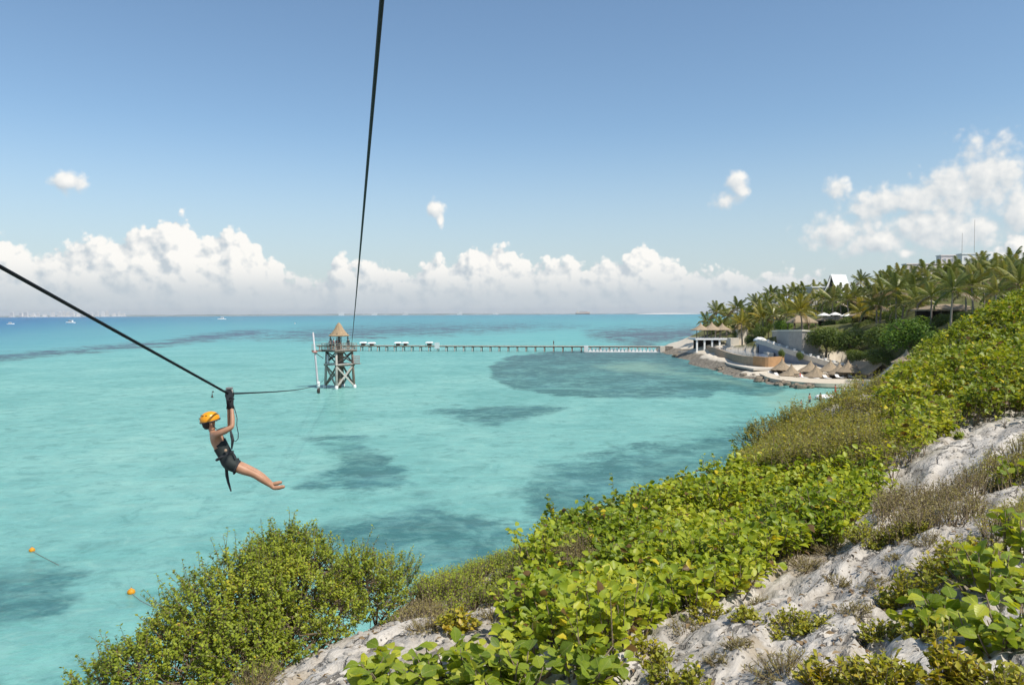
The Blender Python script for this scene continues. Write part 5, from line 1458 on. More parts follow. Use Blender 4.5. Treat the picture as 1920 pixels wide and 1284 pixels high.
PD = [(1795, 535, 140), (1812, 548, 124), (1850, 505, 170), (1735, 514, 200), (1910, 518, 150), (1771, 526, 152), (1783, 545, 117), (1801, 520, 152), (1821, 515, 142), (1826, 535, 121), (1846, 525, 126), (1866, 506, 142), (1881, 524, 117), (1870, 548, 112), (1906, 505, 132), (1917, 532, 112), (1934, 512, 118), (1692, 572, 142), (1716, 568, 136), (1761, 512, 190), (1781, 508, 200), (1836, 500, 180), (1894, 494, 170)]
for L_, lab, g in ((PA, 'coconut palm from the left, of those above the thatched pavilion', 'palms at the headland tip'), (PB, 'coconut palm from the left, between pavilion and white roofed house', 'palms left of the white roofed house'),
                   (PC, 'coconut palm from the left, right of the white roofed house', 'palms right of the white roofed house'), (PD, 'coconut palm from the left, in the dense row below the hotel blocks', 'palms below the hotel blocks')):
    for i_, q in enumerate(sorted(L_)): palm(*q, ORD[i_] + ' ' + lab, g, scale=(1.02 if q[2] > 130 else 0.92) * rng.uniform(0.85, 1.12))
palm(1505, 584, 163, 'broad sunlit golden-green palm standing over the thatched gazebo', None, True, 1.15, 19)
palm(1612, 588, 160, 'sunlit golden-green palm in front of the long restaurant roof', None, True, 1.0)
palm(1392, 606, 188, 'sunlit golden-green palm beside the cream stepped wall', None, True, 0.95)
palm(1432, 596, 185, 'sunlit golden-green palm behind the top of the staircase', None, True, 1.0)

# ------------------------------------------------------------------ broad-leaved trees and shrubs on the headland
def tree_mesh(seed, n, leaf, r=1.0):
    """A crown of unit radius made of many small leaves gathered into clumps, with gaps between."""
    global rng
    keep = rng; rng = np.random.default_rng(seed)
    lob = [(rand_dir(1, 0.15)[0] * rng.uniform(0.35, 0.62) * np.array([1, 1, 0.75]), rng.uniform(0.30, 0.48)) for _ in range(11)] + [(np.array([0, 0, 0.05]), 0.6)]
    f = Foliage()
    for c, rr in lob:
        k = int(n * rr ** 2 / sum(l[1] ** 2 for l in lob)); d = rand_dir(k, 0.2)
        p = c + d * (rr * np.where(rng.random(k) < 0.75, rng.uniform(0.85, 1.08, k), rng.uniform(0.4, 0.85, k)))[:, None]
        f.add(*leaves(OVAL, p, d + rng.normal(size=(k, 3)) * 0.6 + np.array([0, 0, 0.5]), rand_dir(k), leaf * rng.uniform(0.7, 1.3, k)))
    me = f.mesh('crown'); rng = keep
    return me
CROWNS = [tree_mesh(100 + k, 5200, 0.085) for k in range(3)]
def tree(px, py, d, r, flat, label, group, mat, k=0, name='leafy_tree', cat='tree'):
    c = P(px, py, d); zg = float(land(np.array([c[0]]), np.array([c[1]]))[0])
    zb = min(zg, c[2] - r * flat * 0.6)
    root = empty(name, (c[0], c[1], zb), label=label, cat=cat, group=group)
    o = link('crown', CROWNS[k], None, root); _slot(o, mat); o.location = (0, 0, c[2] - zb); o.scale = (r, r, r * flat); o.rotation_euler = (0, 0, rng.uniform(0, 6.28))
    mb = MB(); h = c[2] - zb
    mb.tube([(0, 0, -0.2), (0.05 * r, 0, h * 0.5), (0, 0, h)], [0.06 * r, 0.045 * r, 0.02 * r], 6)
    for j in range(4):
        a = j * 1.6; mb.tube([(0.03 * r, 0, h * 0.5), (math.cos(a) * r * 0.3, math.sin(a) * r * 0.3, h + r * flat * 0.1), (math.cos(a) * r * 0.55, math.sin(a) * r * 0.55, h + r * flat * 0.35)], [0.03 * r, 0.02 * r, 0.008 * r], 5)
    mb.build('trunk', BARK, root, True)
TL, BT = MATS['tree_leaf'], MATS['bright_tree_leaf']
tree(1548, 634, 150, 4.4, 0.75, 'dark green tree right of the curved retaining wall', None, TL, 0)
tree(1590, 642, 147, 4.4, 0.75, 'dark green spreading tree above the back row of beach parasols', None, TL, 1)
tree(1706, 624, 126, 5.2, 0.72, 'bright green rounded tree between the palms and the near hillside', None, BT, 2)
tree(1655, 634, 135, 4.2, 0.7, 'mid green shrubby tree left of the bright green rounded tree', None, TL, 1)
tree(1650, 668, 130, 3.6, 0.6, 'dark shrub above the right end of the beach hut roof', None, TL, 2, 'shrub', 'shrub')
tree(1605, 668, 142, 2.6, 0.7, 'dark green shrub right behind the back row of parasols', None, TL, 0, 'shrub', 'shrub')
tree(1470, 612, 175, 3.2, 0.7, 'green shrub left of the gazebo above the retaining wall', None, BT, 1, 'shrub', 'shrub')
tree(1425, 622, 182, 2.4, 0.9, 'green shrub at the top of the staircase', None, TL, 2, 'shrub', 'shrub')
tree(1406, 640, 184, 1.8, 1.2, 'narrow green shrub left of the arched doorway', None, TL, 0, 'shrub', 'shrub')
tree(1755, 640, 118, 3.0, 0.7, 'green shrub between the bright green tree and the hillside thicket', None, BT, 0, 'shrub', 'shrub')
for (px, py) in ((1466, 664), (1500, 668)):
    tree(px, py, 150, 0.9, 1.3, ('left' if px < 1480 else 'right') + ' one of two small shrubs before the staircase wall', 'small shrubs by the staircase', TL, 1, 'small_shrub', 'shrub')
SHR = [(1335, 610, 232, 3.5), (1365, 606, 232, 4), (1395, 604, 230, 4), (1420, 600, 226, 4), (1450, 585, 236, 5), (1480, 575, 246, 5), (1515, 575, 236, 5), (1545, 575, 226, 5), (1575, 578, 210, 4.5), (1605, 572, 205, 5),
       (1640, 570, 196, 5), (1670, 566, 190, 5), (1700, 560, 186, 5), (1730, 556, 182, 5), (1760, 552, 176, 5), (1790, 550, 170, 5), (1820, 545, 166, 5), (1850, 540, 162, 5), (1880, 540, 158, 5), (1910, 535, 156, 5), (1945, 530, 150, 6),
       (1735, 590, 145, 3.5), (1860, 580, 130, 4), (1900, 575, 128, 4), (1520, 610, 178, 2.6), (1560, 606, 176, 2.6), (1620, 612, 158, 3), (1680, 590, 150, 3.2), (1775, 600, 126, 2.8), (1810, 596, 124, 2.8), (1838, 592, 122, 2.8), (1872, 586, 118, 3),
       (1905, 578, 116, 3.2), (1700, 578, 160, 4), (1765, 570, 150, 4), (1650, 590, 160, 3), (1590, 600, 168, 2.6), (1440, 606, 196, 3), (1385, 622, 200, 2.2), (1415, 610, 204, 3), (1925, 560, 125, 4), (1800, 570, 140, 4), (1835, 556, 150, 4), (1775, 556, 160, 4), (1870, 556, 140, 4)]
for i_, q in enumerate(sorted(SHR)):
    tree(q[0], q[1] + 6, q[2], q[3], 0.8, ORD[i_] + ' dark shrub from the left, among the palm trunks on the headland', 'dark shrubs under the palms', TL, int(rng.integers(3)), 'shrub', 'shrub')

# ------------------------------------------------------------------ zip line tower standing in the sea
STEEL = simple('dark_steel', (0.03, 0.032, 0.035), 0.45, 0.3, 20.0, 0.5)
BARNACLE = simple('pale_crusted_timber', (0.50, 0.46, 0.40), 0.95, 0.35, 3.0)
TOWER_D = 123.0
def build_tower():
    c = W(637, 727); c[2] = 0
    root = empty('zip_line_tower', c, math.radians(45), label='wooden zip line tower with a thatched cone roof standing in the sea', cat='tower')
    k = 1 / FPX * TOWER_D                              # metres per photo pixel at the tower
    zd, zm, ze, za = P(640, 657, TOWER_D)[2], P(640, 684, TOWER_D)[2], P(640, 630, TOWER_D)[2], P(640, 605, TOWER_D)[2]
    s = 1.55
    cs = [(-s, -s), (s, -s), (s, s), (-s, s)]
    for i, (x, y) in enumerate(cs):
        MB().tube([(x * 1.12, y * 1.12, -2.0), (x, y, zm), (x * 0.96, y * 0.96, zd)], [0.23, 0.20, 0.17], 8).build('leg', BARNACLE if i in (0, 3) else WOOD, root, True)
        MB().lathe((x * 1.11, y * 1.11, -0.4), [(0.3, 0), (0.3, 0.8), (0.2, 0.95)], 8, 0.1).build('leg_collar', WHITE, root, True)
    for i in range(4):
        (x0, y0), (x1, y1) = cs[i], cs[(i + 1) % 4]
        MB().beam((x0 * 1.1, y0 * 1.1, 0.3), (x1, y1, zm - 0.3), 0.18, 0.24).build('brace', BARNACLE if i % 2 == 0 else WOOD, root)
        MB().beam((x1 * 1.1, y1 * 1.1, 0.3), (x0 * 1.02, y0 * 1.02, zm - 0.3), 0.18, 0.24).build('brace', BARNACLE if i == 0 else GREYWOOD, root)
        MB().beam((x0, y0, zm + 0.2), (x1, y1, zd - 0.25), 0.13, 0.16).build('brace', DARKW, root)
        MB().beam((x1, y1, zm + 0.2), (x0 * 1.02, y0 * 1.02, zd - 0.25), 0.13, 0.16).build('brace', DARKW, root)
    MB().tube([(0, 0, -2), (0, 0, zm - 0.1)], [0.32, 0.3], 8).build('core_post', WOOD, root, True)
    MB().box((0.15, -0.05, (zm + zd) / 2), (0.8, 0.7, zd - zm - 0.3)).build('stair_core', WOOD, root)
    MB().tube([(0, 0, zd), (0, 0, ze + 1.2)], 0.16, 7).build('king_post', DARKW, root, True)
    # middle platform: boards with open joints
    nb = 13
    for i in range(nb):
        MB().box((-1.85 + 3.7 * (i + 0.5) / nb, 0, zm), (3.7 / nb - 0.03, 3.7, 0.16)).build('plank', BARNACLE, root)
    for i in range(nb):
        MB().box((-2.1 + 4.2 * (i + 0.5) / nb, 0, zd), (4.2 / nb - 0.03, 4.2, 0.14)).build('deck_plank', GREYWOOD, root)
    for y in (-1.9, 0, 1.9): MB().beam((-2.1, y, zd - 0.2), (2.1, y, zd - 0.2), 0.14, 0.22).build('joist', WOOD, root)
    for y in (-1.65, 1.65): MB().beam((-1.85, y, zm - 0.2), (1.85, y, zm - 0.2), 0.14, 0.2).build('joist', WOOD, root)
    # rail of the upper deck
    R = 2.02
    cr = [(-R, -R), (R, -R), (R, R), (-R, R)]
    for i in range(4):
        a, b = np.array(cr[i]), np.array(cr[(i + 1) % 4])
        for t in np.linspace(0, 1, 5)[:-1]:
            q = a + (b - a) * t; MB().tube([(q[0], q[1], zd), (q[0], q[1], zd + 1.05)], 0.05, 5).build('rail_post', GREYWOOD, root)
        for zz in (0.4, 0.75, 1.05): MB().tube([(a[0], a[1], zd + zz), (b[0], b[1], zd + zz)], 0.035, 4).build('rail', GREYWOOD, root)
    # roof
    r = 1.72
    for x, y in ((-1, -1), (1, -1), (1, 1), (-1, 1)):
        MB().tube([(x * 1.0, y * 1.0, zd), (x * 1.0, y * 1.0, ze + 0.4)], 0.07, 6).build('roof_post', DARKW, root, True)
    mb = MB(); R_ = random.Random(4)
    mb.lathe((0, 0, ze), [(r * 0.9, -0.1), (r, 0.0), (r * 0.80, 0.28), (r * 0.58, 0.72), (r * 0.40, 1.2), (r * 0.27, 1.65), (r * 0.15, 1.95), (0.05, za - ze)], 22, 0.04, R_)
    mb.build('thatch_roof', simple('tower_thatch', (0.40, 0.285, 0.175), 1.0, 0.35, 5.0, 0.1, 0.8, 0.05, (1, 1, 0.35)), root)
    # bay on the left and a wire basket on the right
    a = math.radians(-45); ca, sa = math.cos(a), math.sin(a)
    def wl(x, y): return (ca * x - sa * y, sa * x + ca * y)       # world-aligned offsets turned into the tower's frame
    q = wl(-3.6, 0); MB().box((q[0], q[1], zd - 0.15), (1.6, 1.2, 0.20), a).build('side_landing', WOOD, root)
    for dx in (-4.3, -3.0):
        q = wl(dx, -0.5); MB().tube([(q[0], q[1], zd - 0.1), (q[0], q[1], zd + 0.9)], 0.045, 5).build('rail_post', GREYWOOD, root)
    p, q = wl(-4.3, -0.5), wl(-3.0, -0.5); MB().tube([(p[0], p[1], zd + 0.9), (q[0], q[1], zd + 0.9)], 0.035, 5).build('rail', GREYWOOD, root)
    p, q = wl(-4.2, 0), wl(-2.6, 0); MB().beam((p[0], p[1], zd - 0.3), (q[0], q[1], zm + 0.9), 0.1, 0.1).build('brace', WOOD, root)
    RED = simple('faded_red_metal', (0.42, 0.20, 0.17), 0.8, 0.25, 4.0)
    for i in range(6):
        for zz in (0.15, 1.25):
            pass
        q = wl(2.35 + 0.2 * i, -0.3); MB().tube([(q[0], q[1], zm + 0.1), (q[0], q[1], zm + 1.3)], 0.035, 4).build('basket_bar', RED, root)
    for zz in (0.1, 0.5, 0.9, 1.3):
        p, q = wl(2.25, -0.3), wl(3.4, -0.3); MB().tube([(p[0], p[1], zm + zz), (q[0], q[1], zm + zz)], 0.03, 4).build('basket_rail', RED, root)
    q = wl(2.85, 0.1); MB().box((q[0], q[1], zm + 0.02), (1.3, 0.9, 0.08), a).build('basket_floor', WOOD, root)
    # white buoy tank on the middle platform
    q = wl(-1.75, -0.4); MB().lathe((q[0], q[1], zm + 0.08), [(0.18, 0), (0.22, 0.1), (0.22, 1.2), (0.1, 1.35)], 10).build('tank', WHITE, root, True)
    for i, (dx, dy, top, low, kk, rz, lab) in enumerate([(-1.0, -1.1, 'grey', 'black', 1, 1.0, 'person in grey at the left side of the tower deck'), (-0.55, -1.5, 'pink', 'black', 0, 2.2, 'person in a pink shirt at the front rail of the tower deck'),
                                      (-0.25, -0.5, 'red', 'navy', 2, 0.3, 'person in a red shirt under the tower roof'), (-1.4, -0.3, 'white', 'black', 0, 4.0, 'person in a white shirt at the left rail of the tower deck'), (0.45, -0.7, 'black', 'black', 1, 5.0, 'person in black beside the dark post under the tower roof'),
                                      (1.55, -0.25, 'black', 'navy', 0, 3.0, 'person in black standing alone at the right of the tower deck')]):
        person((c[0] + dx, c[1] + dy, zd + 0.08), rz, kk, top, low, lab, 'people on the tower')
    return c, zd, zm
TC, TZD, TZM = build_tower()

def build_pole():
    a = W(597, 737); top = P(587, 623, a[1] - 0.5); h = top[2]
    root = empty('sea_pole', (a[0], a[1], 0), label='tall leaning white pole in the sea left of the tower', cat='pole')
    tx = top[0] - a[0]
    MB().tube([(0.1, 0, -2), (0, 0, 0.0), (tx * 0.5, -0.2, h * 0.5), (tx, -0.5, h)], [0.19, 0.18, 0.15, 0.11], 9).build('shaft', simple('white_sea_pole', (0.50, 0.47, 0.47), 0.8, 0.25, 2.0), root, True)
    MB().lathe((tx * 0.70, -0.3, h * 0.66), [(0.2, 0), (0.42, 0.08), (0.42, 0.2), (0.2, 0.3)], 10).build('collar', simple('faded_red_metal', (0.42, 0.20, 0.17)), root, True)
    MB().lathe((0.02, 0, -0.3), [(0.24, 0), (0.25, 0.8), (0.2, 1.1)], 10).build('foot', DARKW, root, True)
    MB().lathe((0.0, -0.02, 0.9), [(0.2, 0), (0.26, 0.1), (0.26, 0.8), (0.2, 0.9)], 10).build('float_band', WHITE, root, True)
build_pole()

# ------------------------------------------------------------------ pier
def build_pier():
    a = P(596, 652, 256); b = P(1262, 650, 234)
    z = 1.75; A = np.array([a[0], a[1], z]); B = np.array([b[0], b[1], z]); t = unit(B - A); n = np.array([-t[1], t[0], 0]); L = np.linalg.norm(B - A)
    root = empty('pier', (B[0], B[1], 0), label='long wooden pier running across the bay to the headland', cat='pier')
    inv = Matrix.Translation(-Vector((B[0], B[1], 0))); os_ = []
    npl = 150; plank = MB().box((0, 0, 0), (L / npl - 0.04, 2.4, 0.12)).mesh('plank'); plank.materials.append(simple('pier_planks', (0.52, 0.45, 0.36), 0.9, 0.3, 2.0))
    ang = math.atan2(t[1], t[0])
    for i in range(npl):
        q = A + t * L * (i + 0.5) / npl
        o = bpy.data.objects.new('plank', plank); COL.objects.link(o); o.parent = root; o.location = (q[0], q[1], z + 0.01 * math.sin(i * 1.7)); o.rotation_euler = (0, 0, ang); os_.append(o)
    for sgn in (-1, 1):
        os_.append(MB().beam(A + n * sgn * 1.0 - [0, 0, .2], B + n * sgn * 1.0 - [0, 0, .2], 0.15, 0.26).build('stringer', WOOD, root))
    post = MB().tube([(0, 0, -3.4), (0, 0, 0)], 0.15, 6).mesh('post', True); post.materials.append(GREYWOOD)
    npost = int(L / 2.9)
    for i in range(npost):
        q = A + t * (1.0 + 2.9 * i)
        for sgn in (-1, 1):
            o = bpy.data.objects.new('post', post); COL.objects.link(o); o.parent = root; o.location = q + n * sgn * 0.95 - np.array([0, 0, 0.34]); os_.append(o)
        os_.append(MB().beam(q - n * 1.2 - [0, 0, .44], q + n * 1.2 - [0, 0, .44], 0.2, 0.2).build('cap_beam', WOOD, root))
    for o in os_: o.matrix_parent_inverse = inv
    def on(px):                        # point of the pier seen at that column
        x0, _, _ = project(A); lo, hi = 0.0, 1.0
        for _ in range(40):
            m = (lo + hi) / 2; x, _, _ = project(A + (B - A) * m)
            if x < px: lo = m
            else: hi = m
        return A + (B - A) * lo
    first = None
    for i, (px, w, h, lab) in enumerate([(681, 2.0, 1.0, 'white awning on the pier nearest the tower'), (697, 2.2, 0.9, 'second white awning on the pier, counted from the tower'), (746, 2.0, 1.0, 'third white awning on the pier, over a dark locker'), (760, 1.8, 1.0, 'fourth white awning on the pier, counted from the tower'), (805, 2.2, 1.1, 'white awning left of the white board on the pier')]):
        q = on(px); r = empty('pier_awning', q, ang, label=lab, cat='awning', group='white awnings on the pier')
        MB().box((0, 0, h), (w, 2.2, 0.4), 0, 0.75).build('canopy', WHITE, r)
        for sx in (-1, 1):
            for sy in (-1, 1): MB().tube([(sx * w * .42, sy * 0.9, 0), (sx * w * .42, sy * 0.9, h - 0.2)], 0.05, 5).build('post', WOOD, r)
        MB().box((0, 0.2, 0.4), (w * 0.6, 0.9, 0.65), bev=0.04).build('locker', DARKW, r)
    q = on(820); r = empty('notice_board', q + [0, -1.25, 0], ang, label='white square board hanging on the side of the pier', cat='board')
    MB().box((0, 0, 0.1), (1.6, 0.08, 2.0)).build('panel', WHITE, r)
    for sx in (-1, 1): MB().box((sx * 0.7, 0.09, 0.0), (0.1, 0.09, 2.2)).build('batten', WOOD, r)
    q = on(1038); person((q[0], q[1], z + 0.07), 1.0, 1, 'black', 'black', 'person in dark clothes walking alone on the pier')
    # white floating barrier along the landward end
    r = empty('float_barrier', (on(1170)[0], on(1170)[1] - 1.6, 0), 0, label='white zigzag barrier along the landward end of the pier', cat='barrier')
    i2 = Matrix.Translation(-Vector((on(1170)[0], on(1170)[1] - 1.6, 0)))
    p0, p1 = on(1096), on(1244); nn = 22; oo = []
    for i in range(nn):
        s0 = p0 + (p1 - p0) * i / nn; s1 = p0 + (p1 - p0) * (i + 1) / nn; m = (s0 + s1) / 2; off = np.array([0, -1.6, 0])
        V = [np.r_[(s0 + off)[:2], 0.05], np.r_[(s1 + off)[:2], 0.05], np.r_[(m + off)[:2], 1.35]]; V += [v + np.array([0, 0.12, 0]) for v in V]
        oo.append(MB().add(V, [(0, 1, 2), (5, 4, 3), (0, 3, 4, 1), (1, 4, 5, 2), (2, 5, 3, 0)]).build('panel', WHITE, r))
    oo.append(MB().beam(p0 + [0, -1.6, -1.85], p1 + [0, -1.6, -1.85], 0.8, 0.5).build('float', WHITE, r))
    q0 = on(1098); oo.append(MB().box((q0[0], q0[1] - 1.6, 1.0), (1.3, 0.8, 2.0), bev=0.05).build('end_box', WHITE, r))
    q0 = on(1240); oo.append(MB().box((q0[0], q0[1] - 1.6, 0.9), (1.5, 1.0, 1.9), bev=0.05).build('end_box', CREAM, r))
    for o in oo: o.matrix_parent_inverse = i2
build_pier()

# ------------------------------------------------------------------ zip line cables
def cable(pts, r, label):
    o = MB().tube(pts, r, 6).build('zip_line_cable', simple('black_cable', (0.008, 0.009, 0.011), 0.6, 0.2, 40.0, 0.2, 0.1), None, True, label=label, cat='cable', group='zip line cables')
    return o
A0 = P(716, 0, 7.0); A1 = np.array([TC[0] + 2.1, TC[1] - 1.0, P(668, 660, TOWER_D)[2]])
back = A0 + (A0 - P(697, 222, 9.6)) * 1.2
def sagline(a, b, sag, n=40):
    t = np.linspace(0, 1, n) ** 1.6
    p = a + (b - a) * t[:, None]; p[:, 2] -= sag * 4 * t * (1 - t); return p
cable(np.vstack([back[None], sagline(A0, A1, 0.30)]), 0.023, 'black cable running from overhead down to the tower')
TR = P(428, 738, 11.5)
L0 = P(0, 500, 6.2); L00 = L0 + (L0 - TR) * 0.8
Tend = np.array([TC[0] - 1.9, TC[1] - 1.0, P(617, 706, TOWER_D)[2]])
far = sagline(TR, Tend, 0.6)
cable(np.vstack([L00[None], L0[None], TR[None] + [[0, 0, 0]], far[1:]]), 0.017, 'black cable from the left edge carrying the rider out to the tower')

# ------------------------------------------------------------------ the rider
RD = 11.5; ZU = 0.1869
def R3(zx, zy, dep=0.0): return P(340 + zx * ZU, 700 + zy * ZU, RD + dep)
def build_rider():
    o0 = R3(470, 905)
    def J(zx, zy, dep, r): return tuple(R3(zx, zy, dep) - o0) + (r,)
    joints = [J(478, 905, 0, (.150, .140)), J(438, 810, 0, (.122, .115)), J(385, 715, 0.0, (.138, .128)), J(335, 640, 0.01, (.132, .118)), J(312, 578, 0.02, .052), J(300, 545, 0.02, .050), J(288, 490, 0.01, (.085, .09)), J(282, 430, 0.0, (.075, .08)),
              J(352, 612, -.15, .052), J(440, 575, -.17, .050), J(512, 535, -.16, .037), J(512, 430, -.09, .034), J(503, 335, -.03, .026), J(498, 290, -.02, .026),
              J(335, 600, .17, .050), J(420, 570, .17, .048), J(486, 545, .15, .036), J(482, 430, .09, .033), J(476, 335, .04, .026), J(478, 290, .03, .026),
              J(510, 925, -.085, (.095, .09)), J(620, 965, -.06, .080), J(735, 1010, -.02, .056), J(800, 1052, .0, .064), J(905, 1128, .05, .034), J(925, 1150, .055, .034), J(985, 1142, .06, .036), J(1040, 1132, .06, .024),
              J(500, 905, .09, (.095, .09)), J(620, 940, .12, .078), J(740, 985, .15, .055), J(805, 1032, .17, .063), J(895, 1095, .20, .034), J(910, 1112, .21, .034), J(962, 1100, .22, .036), J(1012, 1088, .22, .024)]
    E = [(0, 1), (1, 2), (2, 3), (3, 4), (4, 5), (5, 6), (6, 7), (3, 8), (8, 9), (9, 10), (10, 11), (11, 12), (12, 13), (3, 14), (14, 15), (15, 16), (16, 17), (17, 18), (18, 19),
         (0, 20), (20, 21), (21, 22), (22, 23), (23, 24), (24, 25), (25, 26), (26, 27), (0, 28), (28, 29), (29, 30), (30, 31), (31, 32), (32, 33), (33, 34), (34, 35)]
    root = empty('person', o0, label='zip line rider in dark swimwear and orange helmet hanging by both hands', cat='person')
    body = skin_mesh('body', joints, E, 2)
    m, N, out = new_mat('rider_skin')
    n = N.noise(N.n('ShaderNodeTexCoord').outputs['Object'], 9.0, 4, 0.6)
    b = principled(N, out, N.ramp(n, [(0.3, (0.36, 0.185, 0.105)), (0.7, (0.47, 0.255, 0.155))]), 0.5, 0.4)
    b.inputs['Subsurface Weight'].default_value = 0.05; b.inputs['Subsurface Radius'].default_value = (0.02, 0.008, 0.004)
    link('body', body, m, root)
    Jv = [np.array(j[:3]) for j in joints]
    ax = unit(Jv[3] - Jv[0]); L = np.linalg.norm(Jv[3] - Jv[0])
    suit = simple('dark_green_swimwear', (0.016, 0.022, 0.020), 0.7, 0.25, 10.0)
    def tpos(x, y, z):
        q = np.array([x, y, z]) - Jv[0]; t = q @ ax; return t / L, np.linalg.norm(q - ax * t)
    link('swim_top', shell(body, lambda x, y, z: (lambda t, r: 0.20 < t < 0.66 + 1.3 * float(np.clip((np.array([x, y, z]) - Jv[0] - ax * (t * L))[0], -0.12, 0.12)) and r < 0.22)(*tpos(x, y, z)), 0.010, 'swim_top'), suit, root)
    leg = unit(Jv[21] - Jv[20])
    def low(x, y, z):
        t, r = tpos(x, y, z); q = (np.array([x, y, z]) - Jv[20]) @ leg
        return t < 0.24 and q < 0.07 and r < 0.32
    link('shorts', shell(body, low, 0.012, 'shorts'), suit, root)
    # helmet with vents and chin strap
    hc = Jv[6] * 0.45 + Jv[7] * 0.55; up = unit(Jv[7] - Jv[5] + np.array([-0.02, 0, 0.03])); fw = unit(np.array([0.85, 0.5, 0.0]) - up * (np.array([0.85, 0.5, 0]) @ up)); sd = np.cross(fw, up)
    V = []; F = []; nu, nv = 20, 8
    for j in range(nv + 1):
        ph = math.radians(-14 + 104 * j / nv)
        for i in range(nu):
            th = 2 * math.pi * i / nu; rr = 1.0 + 0.015 * math.cos(6 * th) * math.sin(max(ph, 0) * 2)
            V.append(hc + rr * (fw * 0.145 * math.cos(th) * math.cos(ph) + sd * 0.118 * math.sin(th) * math.cos(ph)) + up * (0.115 * math.sin(ph)))
    for j in range(nv):
        for i in range(nu): F.append((j * nu + i, j * nu + (i + 1) % nu, j * nu + nu + (i + 1) % nu, j * nu + nu + i))
    h = MB().add(V, F).build('helmet', simple('orange_helmet', (0.80, 0.32, 0.010), 0.3, 0.08, 8.0, 0.5), root, True)
    vm = MB()
    for th, ph in ((2.0, 40), (2.5, 42), (3.0, 44), (3.6, 42), (4.1, 40), (4.5, 22), (3.2, 20)):
        ph = math.radians(ph); d = fw * math.cos(th) * math.cos(ph) + sd * math.sin(th) * math.cos(ph) + up * math.sin(ph)
        q = hc + fw * 0.148 * math.cos(th) * math.cos(ph) + sd * 0.121 * math.sin(th) * math.cos(ph) + up * 0.118 * math.sin(ph)
        vm.lathe(q - np.array([0, 0, 0.006]), [(0.006, 0), (0.014, 0.006), (0.006, 0.012)], 7)
    vm.build('vents', STEEL, h)
    st = MB(); ring = [hc - up * 0.026 + fw * 0.146 * math.cos(a) + sd * 0.119 * math.sin(a) for a in np.linspace(0, 6.283, 25)]; st.tube(ring, 0.009, 5); st.build('rim', STEEL, h, True)
    st = MB()
    for s in (-1, 1): st.tube([hc + sd * s * 0.108 - up * 0.02, hc + sd * s * 0.085 - up * 0.12 + fw * 0.02, hc - up * 0.17 + fw * 0.06], 0.007, 5)
    st.build('chin_strap', STEEL, h)
    # hair gathered at the nape, ear, nose and sunglasses
    hm = MB(); nape = Jv[6] - fw * 0.055 - up * 0.03
    hm.lathe((nape[0], nape[1], nape[2] - 0.06), [(0.03, 0), (0.06, 0.04), (0.075, 0.10), (0.05, 0.15)], 10); hm.build('hair', HAIR, root, True)
    fm = MB(); fc = Jv[6] + fw * 0.085
    fm.add([fc + up * 0.03, fc + sd * 0.012 - up * 0.01, fc - sd * 0.012 - up * 0.01, fc + fw * 0.025 - up * 0.008], [(0, 1, 3), (0, 3, 2), (1, 2, 3)])
    fm.build('nose', m, root, True)
    fm = MB()
    for s in (-1, 1): fm.lathe(Jv[6] + sd * s * 0.092 - up * 0.01, [(0.008, -0.03), (0.02, -0.01), (0.022, 0.015), (0.008, 0.032)], 7)
    fm.build('ears', m, root, True)
    fm = MB(); e = Jv[6] + up * 0.03
    fm.tube([e + sd * 0.09, e + fw * 0.08 + sd * 0.06, e + fw * 0.10, e + fw * 0.08 - sd * 0.06, e - sd * 0.09], [0.006, 0.02, 0.012, 0.02, 0.006], 6); fm.build('sunglasses', STEEL, root, True)
    # gloved hands closed on the trolley grips
    glove = simple('black_gloves', (0.018, 0.018, 0.02), 0.8, 0.3, 20.0)
    for a, w_, s in ((Jv[13], Jv[12], -1), (Jv[19], Jv[18], 1)):
        u = unit(a - w_); side = np.array([1.0, 0, 0]); fwd = unit(np.cross(u, side))
        gm = MB(); gm.tube([w_ - u * 0.03, w_ + u * 0.02, a + u * 0.035, a + u * 0.055], [0.036, 0.034, 0.045, 0.030], 8)
        for k in range(4):
            b0 = a + u * 0.04 + fwd * (k - 1.5) * 0.021 - side * 0.01; l = [0.032, 0.037, 0.035, 0.027][k]
            gm.tube([b0, b0 + u * l + side * 0.012, b0 + u * (l * 0.95) + side * 0.04, b0 + u * l * 0.3 + side * 0.052], [0.0105, 0.0105, 0.0095, 0.008], 5)
        t0 = a - fwd * 0.03; gm.tube([t0, t0 + u * 0.03 + side * 0.02 - fwd * 0.012, t0 + u * 0.05 + side * 0.04], [0.012, 0.011, 0.009], 5)
        gm.build('glove', glove, root, True)
    # harness: belt, leg loops, buckle, chest strap and the loose tails
    web = simple('harness_webbing', (0.035, 0.037, 0.04), 0.85, 0.3, 30.0)
    hm = MB(); bc = Jv[0] + ax * L * 0.30; bx = unit(np.cross(ax, np.array([0, 1.0, 0]))); by = np.cross(ax, bx)
    hm.tube([bc + bx * 0.128 * math.cos(a) + by * 0.124 * math.sin(a) for a in np.linspace(0, 6.283, 19)], 0.020, 6); hn = hm.build('harness_belt', web, root, True)
    for q0, q1 in ((Jv[20], Jv[21]), (Jv[28], Jv[29])):
        d = unit(q1 - q0); lx = unit(np.cross(d, np.array([0, 1.0, 0]))); ly = np.cross(d, lx); c = q0 + d * 0.07; lm = MB()
        lm.tube([c + lx * 0.098 * math.cos(a) + ly * 0.098 * math.sin(a) for a in np.linspace(0, 6.283, 17)], 0.016, 6); lm.build('leg_loop', web, root, True)
    fr = R3(520, 790, -0.05) - o0
    MB().tube([bc + np.array([0.09, -0.09, 0]), fr, R3(540, 860, -0.1) - o0], 0.012, 5).build('front_strap', web, root)
